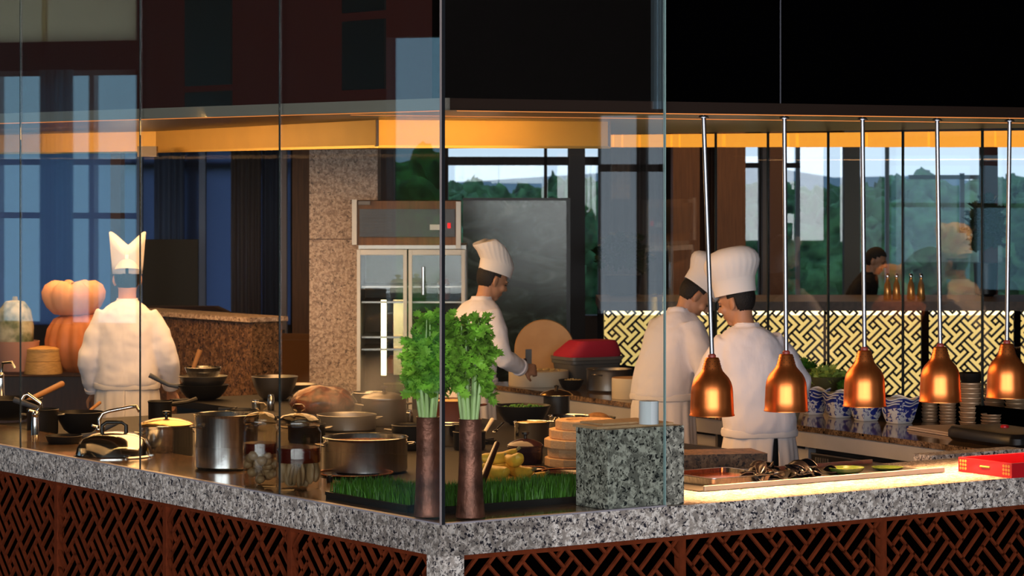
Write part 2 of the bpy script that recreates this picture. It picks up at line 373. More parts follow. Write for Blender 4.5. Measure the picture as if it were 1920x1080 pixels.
ST(m, 'window_5', mat('pale_blue_window_frame', (.45, .55, .65), .5))
strip('column', 207, 226, 27, .3, 0, 4.2, mat('maroon_post', (.07, .018, .012), .6), kind='structure')
strip('column', 548, 581, 25, .4, 0, 4.2, BWOOD, kind='structure')
strip('column', 708, 738, 22.5, .3, 0, 4.2, DWOOD, kind='structure')
strip('column', 1068, 1097, 26, .3, 0, 4.2, mat('navy_post', (.006, .009, .02), .5), kind='structure')
strip('column', 1262, 1312, 28, .4, 0, 4.2, BWOOD, kind='structure')
strip('column', 1345, 1398, 28, .4, 0, 4.2, BWOOD, kind='structure')
strip('column', 1444, 1472, 28, .4, 0, 4.2, mat('umber_panel', (.13, .06, .03), .6), kind='structure')
strip('column', 1430, 1443, 30, .2, 0, 4.2, mat('grey_post', (.42, .40, .40), .6), kind='structure')
strip('column', 1583, 1613, 33, .2, 0, 4.2, mat('beige_post', (.42, .40, .34), .6), kind='structure')
strip('column', 1843, 1871, 30, .25, 0, 4.2, mat('plum_post', (.09, .02, .018), .6), kind='structure')
curtain('curtain', 'blue curtain at the far window behind the chef by the pumpkins', (wx(290, 33.6), 33.6), (wx(346, 33.6), 33.6), .01, 2.62, CURT, 4, .03)
curtain('curtain', 'grey-brown curtain beside the brown wood column', (wx(434, 33.6), 33.6), (wx(490, 33.6), 33.6), .01, 2.62, translucent('grey_brown_curtain', (.62, .50, .42), .6), 5, .03)
curtain('curtain', 'slate blue curtain between the grey curtain and the wood column', (wx(492, 33.7), 33.7), (wx(524, 33.7), 33.7), .01, 2.62, mat('slate_curtain', (.15, .18, .26), .9), 3, .03)
curtain('curtain', 'dusty grey curtain behind the potted plants', (wx(1124, 33.5), 33.5), (wx(1235, 33.5), 33.5), .01, 2.62, mat('dust_grey_curtain', (.26, .23, .22), .9), 7, .03)
curtain('curtain', 'rust brown curtain between two wood columns', (wx(1312, 32), 32), (wx(1345, 32), 32), .01, 2.62, mat('rust_curtain', (.25, .13, .09), .9), 4, .03)
m = MB(); m.b2((wx(-160, 33.9), 33.9, .5), (wx(545, 33.9), 33.905, 2.64)); BB = translucent('blue_blind_cloth', (.40, .46, .62), .85)
m.build('roller_blind', BB, smooth=False, label='blue backlit blind drawn over the far windows behind the back-view chef', cat='blind')
PB = mat('pale_blue_post', (.34, .45, .70), .5)
strip('column', 256, 266, 31, .12, 0, 4.2, PB, kind='structure'); strip('column', 373, 385, 31, .12, 0, 4.2, PB, kind='structure')
strip('column', 526, 537, 29, .15, 0, 4.2, mat('pale_post', (.30, .28, .32), .6), kind='structure')
# glowing frieze boxes under the ceiling at the back
FR = [(1100, 1157), (1160, 1174), (1177, 1206), (1210, 1266), (1270, 1282), (1285, 1363), (1370, 1487), (1490, 1502), (1508, 1634), (1638, 1750), (1755, 1768), (1771, 1876), (1880, 2000)]
for i, (a, b) in enumerate(FR):
    Y = 20.6-(a-1100)*.0030
    m = MB(); A = P(a, 276, Y); B = P(b, 276, Y-(b-a)*.003)
    z1 = 2.53; m.box(((A.x+B.x)/2, (A.y+B.y)/2+.05, (A.z+z1)/2), ((B-A).length, .1, z1-A.z), math.atan2(B.y-A.y, B.x-A.x))
    m.build('frieze_light_box', GOLD, smooth=False, label='glowing amber frieze box, '+('number %s' % ORD[i] if i < 12 else 'last')+' in the row counting from the dark navy post' if False else ('glowing amber frieze box above the '+['navy post', 'pale blue strip', 'dusty grey curtain', 'dusty grey curtain edge', 'glass partition end', 'bent-over chef', 'first wood columns', 'grey post', 'hillside window by the second heat lamp', 'window by the third heat lamp', 'reflected figures', 'fourth heat lamp rod', 'last heat lamp rod'][i]), cat='light box', group='glowing frieze boxes')
# outdoors beyond the far windows
tx = bpy.data.textures.new('leafy', 'CLOUDS'); tx.noise_scale = .45; tx2 = bpy.data.textures.new('leafy_fine', 'CLOUDS'); tx2.noise_scale = .16
def crown(name, loc, blobs, mt, parent=None, **k):
    m = MB()
    for x, y, z, r in blobs: m.ell((x, y, z), (r, r*.8, r*.75), n=28, m=18)
    o = m.build(name, mt, parent, loc=loc, **k); q = o.modifiers.new('fine', 'SUBSURF'); q.levels = q.render_levels = 1
    for tt, st in ((tx, .9), (tx2, .5)): d = o.modifiers.new('leaf', 'DISPLACE'); d.texture = tt; d.strength = st; d.texture_coords = 'GLOBAL'
    return o
R_ = random.Random(5); bl = []
for i in range(150):
    x = R_.uniform(700, 2300); Y = R_.uniform(47, 53); yt = 345+R_.uniform(0, 160); r = R_.uniform(.8, 1.5); p = P(x, yt, Y); bl.append((p.x, Y, p.z-r*.75, r))
crown('treeline', (0, 0, 0), bl, TREEM, kind='stuff', label='bushy green hillside of trees beyond the far windows', cat='trees')
for x, yt, Y, r, lbl in [(1512, 318, 44.5, 1.5, 'tall bushy tree beyond the far window behind the second heat lamp rod'), (905, 300, 44.5, 1.6, 'dark tree beyond the far window above the chef with the cleaver')]:
    t = T('tree', lbl, 'tree', (wx(x, Y), Y, -6)); top = P(x, yt, Y).z+6
    crown('foliage', (0, 0, 0), [(R_.uniform(-r, r)*.6, R_.uniform(-.6, .6), top-r*.75-R_.uniform(0, 3.2), r*R_.uniform(.45, .7)) for i in range(14)], TREEM, t)
    m = MB(); m.tube([(0, 0, 0), (.1, 0, top*.5), (0, 0, top-r)], [.3, .22, .12]); m.build('trunk', DWOOD, t)
t = T('tree', 'leafy tree outside the tall narrow hall window, mirrored near the glass corner', 'tree', (-18.5, 18.2, -6))
crown('foliage', (0, 0, 0), [(R_.uniform(-.8, .8), R_.uniform(-.7, .7), 8.0-R_.uniform(0, 3.6), R_.uniform(.7, 1.1)) for i in range(16)], mat('fresh_foliage', (.20, .50, .07), .8, var=.7, vscale=3.5), t)
m = MB(); m.tube([(0, 0, 0), (.1, 0, 4), (0, 0, 7)], [.3, .22, .12]); m.build('trunk', DWOOD, t)
m = MB(); rs = []
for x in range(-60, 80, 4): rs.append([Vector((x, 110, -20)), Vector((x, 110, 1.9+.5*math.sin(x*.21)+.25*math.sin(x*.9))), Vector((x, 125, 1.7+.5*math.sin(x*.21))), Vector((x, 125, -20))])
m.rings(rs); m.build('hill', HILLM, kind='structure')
m = MB(); m.b2((-60, 37, -6.2), (70, 112, -6)); m.build('ground', mat('lawn', (.05, .10, .03), .9), kind='structure', smooth=False)

# ---------------------------------------------------------------- the two front counters, stone and lattice
TH = .118; Z = .98
m = MB(); kbox(0, .50, .0, 7.6, Z-TH, Z, m); kbox(.0, 4.36, 0, .78, Z-TH, Z-.0004, m)
kbox(0, .10, 0, .10, 0, Z-TH, m)
SC = m.build('stone_counter', G_LIGHT, smooth=False, label='L-shaped speckled pale granite counter slab with a stone corner post under the glass', cat='counter')
m = MB(); kbox(.027, .50, .80, 7.5, Z-.0005, Z+.0003, m); kbox(.027, 1.1, .027, .80, Z-.0005, Z+.0003, m); m.build('warm_light_overlay', granite('painted_warm_granite', (.17, .10, .055), (.30, .19, .11), (.03, .02, .015), 70, .12), SC, smooth=False)  # thin overlay: warm lamp light and polish painted into the slab colour
def lattice_mesh(w, h, c, bw, dep, n=3, drop=None, ang=45):
    """herringbone fret of bars at 45 degrees, clipped to w x h, in the XZ plane, front at y=0"""
    N = int((w+h)/c)+4; ca, sa = math.cos(math.radians(ang)), math.sin(math.radians(ang))
    def idt(i, j):      # pinwheel of paired bricks round a small square
        f = (i+8*j) % 13
        if f == 0: return (0, i, j)
        if f in (8, 9, 10): return (1, i-(f-8), j)
        if f in (3, 4, 5): return (2, i-(f-3), j)
        if f in (11, 6, 1): return (3, i, j-(11, 6, 1).index(f))
        return (4, i, j-(12, 7, 2).index(f))
    bm = bmesh.new(); rnd = random.Random(3)
    def bar(x0, z0, x1, z1):
        # rotate and keep when near the rectangle
        pts = []
        for x, z in ((x0, z0), (x1, z1)): pts.append((x*ca-z*sa, x*sa+z*ca))
        cx = (pts[0][0]+pts[1][0])/2; cz = (pts[0][1]+pts[1][1])/2
        L = math.hypot(x1-x0, z1-z0)
        if not (-L < cx < w+L and -L < cz < h+L): return
        a = math.atan2(pts[1][1]-pts[0][1], pts[1][0]-pts[0][0]); d = Vector((math.cos(a), 0, math.sin(a))); q = Vector((-math.sin(a), 0, math.cos(a)))
        vs = []
        for yy in (0, dep):
            for s, t in ((-1, -1), (1, -1), (1, 1), (-1, 1)):
                vs.append(bm.verts.new(Vector((cx, yy, cz))+d*s*(L/2+bw/2)+q*t*bw/2))
        for f in ((0, 1, 2, 3), (7, 6, 5, 4), (0, 4, 5, 1), (1, 5, 6, 2), (2, 6, 7, 3), (3, 7, 4, 0)): bm.faces.new([vs[k] for k in f])
    for j in range(-N, N):       # vertical grid edges between (i-1,j) and (i,j), merged into runs
        pass
    for i in range(-N, N):
        run = None
        for j in range(-N, N+1):
            e = idt(i-1, j) != idt(i, j) and j < N
            if drop and e and drop(i, j, 0): e = False
            if e and run is None: run = j
            if not e and run is not None: bar(i*c, run*c, i*c, j*c); run = None
    for j in range(-N, N):
        run = None
        for i in range(-N, N+1):
            e = idt(i, j-1) != idt(i, j) and i < N
            if drop and e and drop(i, j, 1): e = False
            if e and run is None: run = i
            if not e and run is not None: bar(run*c, j*c, i*c, j*c); run = None
    for co, no in (((0, 0, 0), (-1, 0, 0)), ((w, 0, 0), (1, 0, 0)), ((0, 0, 0), (0, 0, -1)), ((0, 0, h), (0, 0, 1))):
        r = bmesh.ops.bisect_plane(bm, geom=bm.verts[:]+bm.edges[:]+bm.faces[:], plane_co=co, plane_no=no, clear_outer=True)
        ed = [e for e in r['geom_cut'] if isinstance(e, bmesh.types.BMEdge)]
        if ed:
            try: bmesh.ops.edgeloop_fill(bm, edges=ed)
            except Exception: pass
    me = bpy.data.meshes.new('lattice'); bm.to_mesh(me); bm.free(); return me
PITCH = 1.055; LATW = PITCH-.03
LM = lattice_mesh(LATW, Z-TH-.08, .056, .0115, .014); LM.materials.append(RWOOD)
def front_panel(origin, rz, lbl, flip=False):
    t = T('lattice_panel', lbl, 'panel', origin, rz, 'lattice panels below the counter')
    o = bpy.data.objects.new('lattice', LM); COL.objects.link(o); o.parent = t; o.location = (.015, 0, .06); tag(o)
    m = MB(); m.b2((0, -.006, 0), (.015, .03, Z-TH-.002)); m.b2((PITCH-.015, -.006, 0), (PITCH, .03, Z-TH-.002)); m.b2((.015, -.004, Z-TH-.022), (PITCH-.015, .03, Z-TH-.002)); m.b2((.015, -.004, 0), (PITCH-.015, .03, .06))
    m.build('frame', RWOOD, t, smooth=False)
    m = MB(); m.b2((.015, .088, .06), (PITCH-.015, .096, Z-TH-.02)); m.build('backing', mat('dark_red_backing', (.002, .0006, .0005), .9, spec=0.) if 'dark_red_backing' not in bpy.data.materials else bpy.data.materials['dark_red_backing'], t, smooth=False)
ROWL = ['nearest the stone corner post', 'second from the stone corner post', 'third from the stone corner post', 'fourth from the stone corner post', 'fifth from the stone corner post', 'sixth from the stone corner post']
for i in range(5):     # below the long counter
    front_panel(K(.035, .10+PITCH*(i+1)), ANG-PI/2, 'red-brown lattice panel under the jar counter, '+ROWL[i])
for i in range(4):
    front_panel(K(.10+PITCH*i, .035), ANG, 'dark red lattice panel under the heat lamp counter, '+ROWL[i])
# ---------------------------------------------------------------- front glass
def pane(name, a, b, z0, z1, th=.006, mt=None):
    m = MB(); a = Vector(a); b = Vector(b); d = b-a; c = (a+b)/2; m.box((c.x, c.y, (z0+z1)/2), (d.length, th, z1-z0), math.atan2(d.y, d.x))
    return ST(m, name, mt or GLASS)
W_ = 1.2; ZG = 3.9; n_ = 6
for i in range(6):
    pane('window_%d' % n_, K(.012, .003+W_*i+(.0 if i else .01)), K(.012, W_*(i+1)-.003), Z, ZG); n_ += 1
    m = MB(); kbox(.0085, .0155, W_*(i+1)-.002, W_*(i+1)+.002, Z, ZG, m); ST(m, 'trim_%d' % (i+2), GEDGE)
UG = uK(1247, .012)
pane('window_%d' % n_, K(.02, .012), K(UG-.004, .012), Z, 2.52); n_ += 1
pane('window_%d' % n_, K(.02, .012), K(UG-.004, .012), 2.56, ZG); n_ += 1
m = MB(); kbox(UG-.004, UG, .006, .018, Z, ZG, m); ST(m, 'trim_10', mat('pale_glass_edge', (.30, .46, .44), .2))
m = MB(); kbox(.004, .018, .004, .018, Z, ZG, m); ST(m, 'trim_11', BLACKSEAL)
m = MB(); kbox(-.001, .003, .004, .012, Z, ZG, m); ST(m, 'trim_12', mat('glass_corner_edge', (.40, .33, .32), .3))
m = MB(); kbox(.0, .026, .022, 7.6, Z, Z+.006, m); kbox(.022, UG, .0, .026, Z, Z+.006, m); ST(m, 'trim_13', mat('pale_sealing_strip', (.42, .38, .42), .35))
# ---------------------------------------------------------------- bulkhead, soffit and hood above the kitchen
ZS = 2.515
m = MB(); kbox(.06, 5.35, .06, 11.5, ZS+.002, ZS+.05, m); o = ST(m, 'ceiling_soffit', mat('brown_soffit', (.10, .055, .035), .28, .4))
m = MB(); kbox(.05, .10, .14, 11.5, ZS+.045, 4.2, m); ST(m, 'wall_bulkhead_side', mat('dark_maroon_fascia', (.060, .010, .007), .55))
m = MB(); kbox(.10, 6.2, .05, .10, ZS+.045, 4.2, m); kbox(.05, .10, .05, .14, ZS+.045, 4.2, m); kbox(5.3, 5.35, .10, 11.5, ZS+.045, 4.2, m); ST(m, 'wall_bulkhead_front', MATTE_BLACK)
m = MB(); kbox(.035, .06, .035, 11.5, ZS, ZS+.045, m); ST(m, 'trim_14', mat('grey_steel_trim', (.42, .38, .31), .5, .2))
m = MB(); kbox(.035, 6.2, .035, .06, ZS, ZS+.045, m); ST(m, 'trim_15', mat('dark_steel_trim', (.06, .035, .025), .3, .6))
LED = emis('amber_strip', (1, .32, .08), .9)
m = MB(); kbox(.12, 6.2, .075, .079, ZS-.003, ZS+.001, m); kbox(.3, 5.3, 1.10, 1.125, ZS-.001, ZS+.001, m); kbox(.075, .079, .12, 11, ZS-.003, ZS+.001, m)
m.build('led_strip', LED, smooth=False, label='thin amber light lines let into the brown soffit', cat='light strip')
# thin black panels standing in for dark cabinets mirrored in the front glass
for i, (x0, x1, y0, y1) in enumerate([(350, 436, -40, 160), (350, 436, 172, 205), (645, 724, 38, 168), (645, 724, -60, 22)]):
    m = MB(); v0, v1 = vK(x1, .05), vK(x0, .05); Yc = K(.05, (v0+v1)/2).y
    kbox(.040, .05, v0, v1, EYE-(y1-HOR)/FPX*Yc, EYE-(y0-HOR)/FPX*Yc, m)
    m.build('painted_reflection', BLACK, smooth=False, label='black panel imitating a dark reflection over the maroon bulkhead, '+['tall one by the third glass joint', 'low strip by the third glass joint', 'middle one near the glass corner', 'top one near the glass corner'][i], cat='panel')
m = MB(); u1 = uK(1225, .03); u2 = uK(1244, .03); kbox(u1, u2, .026, .046, 2.53, 4.2, m); kbox(u1+(u2-u1)*.35, u1+(u2-u1)*.45, .02, .03, 2.53, 4.2, m)
m.build('steel_post', mat('blue_grey_steel', (.13, .17, .20), .3, .6), smooth=False, label='blue-grey steel glazing post above the end of the front glass', cat='post')
m = MB(); kbox(uK(1463.5, .045), uK(1465, .045), .046, .05, 2.56, 4.2, m); ST(m, 'trim_16', mat('seam_line', (.10, .10, .12), .5))
# extractor hood: amber metal skirts
def seg(name, a, b, z0, z1, th, mt, parent=None, **k):
    m = MB(); a = Vector(a); b = Vector(b); d = b-a; c = (a+b)/2; m.box((c.x, c.y, (z0+z1)/2), (d.length, th, z1-z0), math.atan2(d.y, d.x)); return m.build(name, mt, parent, smooth=False, **k)
HZ = .0987
def hp(x, y): return P(x, y, HZ*FPX/(HOR-y)).xy.to_3d()
hb = EYE+HZ; ht = EYE+HZ+.125
t = T('extractor_hood', 'large amber metal extractor hood hanging over the cooking range', 'extractor hood', (0, 0, 0))
pa, pb, pc, pd = hp(-220, 289), hp(265, 284.5), hp(708, 274), hp(1142, 275.5)
seg('long_skirt', pa, pb, hb, ht, .02, BRASS, t); seg('long_skirt', pb, pc, hb, ht, .02, BRASS, t); seg('front_skirt', pc, pd, hb, ht, .02, BRASS, t)
pe = pd+E1*6.0; seg('end_skirt', pd, pe, hb, ht, .02, BRASS, t)
BR2 = mat('brass_lip', (.9, .55, .15), .3, .8)
for a, b in ((pa, pb), (pb, pc), (pc, pd)): seg('lip', a, b, hb-.008, hb+.004, .03, BR2, t)
for p in (pa, pb, pc, pd): seg('corner_seam', p+Vector((-.006, -.012, 0)), p+Vector((.006, -.012, 0)), hb, ht, .01, DWOOD, t)
m = MB(); q = P(277, 288, 17.05); q.z += .012; m.box(q, (.11, .08, .06)); m.build('junction_box', mat('dull_bronze', (.20, .12, .06), .4, .6), t, smooth=False)
# slim lights that wash the skirts from the soffit slot, and the soffit itself
_d = (pd-pc); area('hood_strip_light', (pc+pd)/2+Vector((-.35, -.75, ZS-.03)), (2.0, .08), 7, (1, .55, .16), (math.radians(58), 0, math.atan2(_d.y, _d.x)))
_d = (pc-pa); area('hood_strip_light', (pc+pa)/2+Vector((-.45, -.35, ZS-.03)), (5, .08), 24, (1, .55, .16), (math.radians(58), 0, math.atan2(_d.y, _d.x)))
# ---------------------------------------------------------------- kitchen furniture
ZI = .95          # top of the cooking range
ZB = .90          # top of the back counter
def at(x, yb, z, w):
    """centre and radius of a round thing whose base touches row yb, w pixels wide"""
    Y = (EYE-z)*FPX/(yb-HOR); r = w/2*Y/FPX; Yc = Y+r*.97
    return Vector(((x-960)/FPX*Yc, Yc, z)), w/2*Yc/FPX
t = T('cooking_range', 'black cooking range island crowded with pots behind the pale granite counter', 'cooking range', (0, 0, 0))
m = MB(); kbox(.52, 2.93, 1.90, 5.2, .08, ZI-.04, m); kbox(.52, 2.18, 1.10, 1.90, .08, ZI-.04, m); kbox(2.22, 2.88, 5.2, 6.15, .08, ZI-.04, m); m.build('body', IRON, t, smooth=False)
m = MB(); kbox(.505, 2.95, 1.90, 5.25, ZI-.04, ZI, m); kbox(.505, 2.2, .80, 1.90, ZI-.04, ZI, m); kbox(2.2, 2.9, 5.25, 6.2, ZI-.04, ZI, m); m.build('top', mat('dark_range_top', (.010, .008, .007), .6, 0, spec=.25), t, smooth=False)
m = MB(); kbox(1.95, 2.75, 1.42, 1.62, .3, .99, m); m.build('granite_block', G_BROWN, smooth=False, label='low brown granite block behind the tall granite pillar block', cat='stone block') if False else None
m = MB(); a = PZ(1284, 852, .985); b = PZ(1378, 850, .985); m.box(((a.x+b.x)/2, (a.y+b.y)/2+.1, .62), ((b-a).length+.25, .26, .73), ANG*.35)
m.build('granite_block', G_BROWN, smooth=False, label='low olive-brown granite block behind the steel food pan', cat='stone block')
# tall block that carries the paper roll
ub0, ub1 = uK(1140, .03), uK(1283, .03)
m = MB(); kbox(ub0, ub1, .030, .24, Z+.001, Z+.31, m); m.build('granite_block', G_BLOCK, smooth=False, bev=.002, label='tall green-grey speckled granite block at the end of the front glass', cat='stone block')
ZT = Z+.311
m = MB(); kbox(ub0-.03, ub1-.03, .06, .22, ZT, ZT+.010, m); m.build('wooden_tray', OWOOD, smooth=False, label='thin pale wooden board on top of the tall granite block', cat='board')
m = MB(); kbox(ub0+.02, ub1-.08, .09, .24, ZT+.0105, ZT+.018, m); m.build('wooden_tray', OWOOD, smooth=False, label='smaller pale wooden board lying on the board of the granite block', cat='board')
uu = uK(1218, .045); m = MB(); rr_ = .0385
m.lathe([(rr_*.35, 0), (rr_, 0), (rr_, .088), (rr_*.98, .09), (rr_*.35, .09), (rr_*.33, .05)], 32)
t = T('paper_roll', 'white paper roll standing on the tall granite block', 'paper roll', K(uu, .055, ZT+.0185) if False else K(uu, .050, ZT+.0105)); m.build('roll', PAPER, t)
m = MB(); m.lathe([(rr_*.34, .001), (rr_*.34, .0895), (rr_*.30, .0895), (rr_*.30, .001)], 20, cap=False); m.build('core', TERRA, t)
# ---- back counter
A_ = Vector((-.01, 18.85, 0)); B_ = Vector((2.49, 14.42, 0)); D_ = (B_-A_).normalized(); N_ = Vector((-D_.y, D_.x, 0)); AB = math.atan2(D_.y, D_.x)
def Q(s, d, z=0): return A_+D_*s+N_*d+Vector((0, 0, z))
def qbox(s0, s1, d0, d1, z0, z1, m=None):
    m = m or MB(); m.box(Q((s0+s1)/2, (d0+d1)/2, (z0+z1)/2), (s1-s0, d1-d0, z1-z0), AB); return m
def onQ(x, d):    # s where the line at depth d shows at column x
    k = (x-960)/FPX; b = A_+N_*d
    return (k*b.y-b.x)/(D_.x-k*D_.y)
LB = 5.5; SB0 = -.45
t = T('prep_counter', 'long back prep counter with a brown granite top and steel front', 'counter', (0, 0, 0))
qbox(SB0, LB, 0, .78, ZB-.03, ZB).build('granite_top', G_TOP, t, smooth=False)
SSF = mat('satin_steel_front', (.62, .62, .64), .5, .45, var=.12, vscale=3)
qbox(SB0, LB, .012, .77, ZB-.115, ZB-.031).build('steel_apron', SSF, t, smooth=False)
qbox(SB0, LB, .10, .77, .08, ZB-.116).build('body', mat('dark_recess', (.05, .04, .035), .6), t, smooth=False)
qbox(SB0, LB, .782, .83, ZB-.1, ZB+.115).build('upstand', MATTE_BLACK, t, smooth=False)
s1, s2 = onQ(1458, .05), onQ(1512, .05)
m = MB(); qbox(s1-.05, s2, .06, .10, .15, ZB-.135, m); o = m.build('door', SSF, t, smooth=False); qbox(s2-.012, s2+.018, .05, .10, .1, ZB-.117).build('post', SSF, t, smooth=False)
s0 = onQ(1285, .05); sm_ = onQ(1343, .05); qbox(s0, sm_, .06, .10, .15, ZB-.135).build('door', SSF, t, smooth=False); qbox(sm_-.01, sm_+.015, .05, .10, .1, ZB-.117).build('post', STEEL_D, t, smooth=False)
m = MB()
for j in range(2): pass
for i, (xa, xb) in enumerate([(1520, 1616), (1627, 1716), (1724, 1830)]):
    sa, sb = onQ(xa, .05), onQ(xb, .05); d = qbox(sa, sb, .055, .10, .12, ZB-.15).build('door', DARKGLASS, t, smooth=False)
    qbox(sa, sb, .052, .056, ZB-.156, ZB-.148).build('door_edge', STEEL_D, t, smooth=False)
    if i == 0:
        m = MB()
        for k in range(6): qbox(sa+.04+k*.022, sa+.054+k*.022, .050, .054, ZB-.20, ZB-.17, m)
        m.build('vent', STEEL_D, t, smooth=False)
for a_, b_ in ((-.2, 1.15), (1.2, 2.0)):   # drawer rails near the chopping block
    m = MB(); m.tube([Q(onQ(1015, 0)+a_*1.0+.2, -.03, ZB-.19), Q(onQ(1015, 0)+b_+.15, -.03, ZB-.19)], .011, 8); m.box(Q(onQ(1015, 0)+a_+.25, .0, ZB-.19), (.03, .08, .02), AB); m.box(Q(onQ(1015, 0)+b_+.1, .0, ZB-.19), (.03, .08, .02), AB); m.build('rail', STEEL_D, t)
# back glass on the upstand
js = [1145, 1342, 1440, 1553, 1693, 1842, 2010]
for i in range(len(js)-1):
    a, b = onQ(js[i], .805), onQ(js[i+1], .805); pane('window_%d' % n_, Q(a+.004, .805), Q(b-.004, .805), ZB+.115, ZS, mt=GLASS_B); n_ += 1
    qbox(b-.004, b+.004, .798, .812, ZB+.115, ZS).build('trim_%d' % (20+i), GEDGE, smooth=False, kind='structure')
# granite ledge at the far end of the heat lamp counter
a = PZ(1713, 850, .98); d = a-C0; ua = d.dot(E2); va = d.dot(E1)
m = MB(); kbox(ua, ua+.6, va-.12, va, .25, .979, m); m.build('granite_block', G_LIGHT, smooth=False, label='low pale granite upstand behind the red lacquer tray', cat='stone block')
# ---- fridge, granite column, low granite wall
m = MB(); pbox(580, 708, -20, 1200, 20.3, .5, m); m.v = [Vector((p.x, p.y, max(0, min(p.z, 3.2)))) for p in m.v]; m.build('column_granite', G_COL, smooth=False, kind='structure')
m = MB(); pbox(580.5, 707.5, 447.5, 449.5, 20.297, .01, m); m.build('trim_30', G_BROWN, smooth=False, kind='structure')
YF = 19.6; fx = lambda x: wx(x, YF); fz = lambda y: EYE-(y-HOR)/FPX*YF
t = T('glass_door_refrigerator', 'tall white-framed refrigerator with two glass doors beside the granite column', 'refrigerator', (0, 0, 0))
BODYM = mat('fridge_steel', (.40, .41, .40), .4, .7)
m = MB(); m.b2((fx(672), YF+.69, .02), (fx(874), YF+.70, fz(463))); m.b2((fx(672), YF+.04, .02), (fx(675), YF+.68, fz(463))); m.b2((fx(871), YF+.04, .02), (fx(874), YF+.68, fz(463))); m.b2((fx(672), YF+.02, fz(467)), (fx(874), YF+.7, fz(460))); m.b2((fx(672), YF+.04, .02), (fx(874), YF+.7, .2)); m.build('cabinet', BODYM, t, smooth=False)
m = MB(); m.b2((fx(676), YF+.64, .2), (fx(870), YF+.66, fz(467))); m.build('shade_sheet', mat('dark_interior_shade', (.09, .065, .04), .5), t, smooth=False)  # added dark brown sheet, gives the cabinet interior its shade
m = MB(); m.b2((fx(663), YF+.02, fz(460)), (fx(862), YF+.6, fz(377))); m.build('compressor_box', BWOOD, t, smooth=False)
m = MB()
m.b2((fx(660), YF-.01, fz(459)), (fx(669), YF+.03, fz(374))); m.build('side_trim', WFRAME, t, smooth=False); m = MB(); m.b2((fx(855), YF-.01, fz(466)), (fx(864), YF+.03, fz(378))); m.build('side_trim', WFRAME, t, smooth=False)
m = MB(); m.b2((fx(674), YF, fz(444)), (fx(853), YF+.02, fz(392))); o = m.build('grille', DARKGLASS, t, smooth=False)
m = MB()
for k in range(8): m.b2((fx(677), YF-.006, fz(440-k*5.6)), (fx(735), YF+.001, fz(438-k*5.6)))
m.build('louvre', mat('grille_slat', (.03, .03, .035), .4), o, smooth=False)
m = MB(); m.b2((fx(672), YF-.012, fz(384)), (fx(694), YF+.02, fz(377))); m.build('name_plate', mat('plate_grey', (.20, .19, .19), .5), t, smooth=False)
m = MB(); m.b2((fx(806), YF-.012, fz(431)), (fx(826), YF+.001, fz(421))); m.build('switch_panel', WFRAME, t, smooth=False)
m = MB(); m.b2((fx(839), YF-.012, fz(428)), (fx(845), YF+.001, fz(418))); m.build('display', emis('red_display', (1, .03, .03), 1.4), t, smooth=False)
for x0, x1 in ((669, 763), (766, 872)):
    m = MB(); zt, zb = fz(468), .25; w = 2.3*sc(YF)*3
    m.b2((fx(x0), YF-.01, zb), (fx(x0)+w, YF+.03, zt)); m.b2((fx(x1)-w, YF-.01, zb), (fx(x1), YF+.03, zt)); m.b2((fx(x0)+w, YF-.01, zt-.036), (fx(x1)-w, YF+.03, zt)); m.b2((fx(x0)+w, YF-.01, zb), (fx(x1)-w, YF+.03, zb+.04))
    d = m.build('door', WFRAME, t, smooth=False, bev=.002)
    m = MB(); m.b2((fx(x0)+w, YF+.008, zb+.04), (fx(x1)-w, YF+.012, zt-.036)); m.build('door_glass', GLASS_B, d, smooth=False)
m = MB(); m.tube([(fx(794), YF-.05, fz(500)), (fx(794), YF-.05, fz(552))], .012, 10); m.box((fx(794), YF-.03, fz(503)), (.015, .05, .015)); m.box((fx(794), YF-.03, fz(549)), (.015, .05, .015)); m.build('handle', CHROME, t)
for y in (537, 566, 632, 655): m = MB(); m.b2((fx(677), YF+.08, fz(y)-.012), (fx(869), YF+.66, fz(y))); m.build('shelf', STEEL_D, t, smooth=False)
m = MB(); m.tube([(fx(718), YF+.12, fz(706)), (fx(718), YF+.12, fz(564))], .018, 12); m.build('light_tube', emis('tube_light', (1, .78, .36), 7), t)
m = MB(); m.b2((fx(736), YF+.16, fz(706)), (fx(758), YF+.17, fz(564))); m.build('reflector', mat('gold_reflector', (.8, .6, .3), .25, .9), t, smooth=False)
for i, (x, y, h) in enumerate([(745, 632, .10), (735, 706, .12), (830, 566, .14), (845, 632, .12), (795, 632, .15)]):
    m = MB(); m.lathe([(.04, 0), (.045, .01), (.045, h*.8), (.03, h*.95), (.03, h)], 20); m.build('food_jar', [JARM for JARM in (mat('brown_food_jar', (.22, .06, .03), .3),)] , loc=(fx(x), YF+.3, fz(y)+.002), label='dark brown jar inside the refrigerator, '+['beside the lit tube on the middle shelf', 'at the foot of the lit tube', 'on the upper shelf behind the second door', 'behind the second door near its outer frame', 'behind the second door near the handle'][i], cat='jar', group='jars in the refrigerator')
m = MB(); a = P(262, 590, 21.2); b = P(501, 602, 20.0); d = b-a; m.box(((a.x+b.x)/2, (a.y+b.y)/2, .63), (d.length, .25, 1.26), math.atan2(d.y, d.x)); ST(m, 'wall_low_granite', G_BROWN)
m = MB(); m.box(((a.x+b.x)/2, (a.y+b.y)/2, 1.275), (d.length+.04, .32, .03), math.atan2(d.y, d.x)); ST(m, 'wall_low_coping', G_COL)
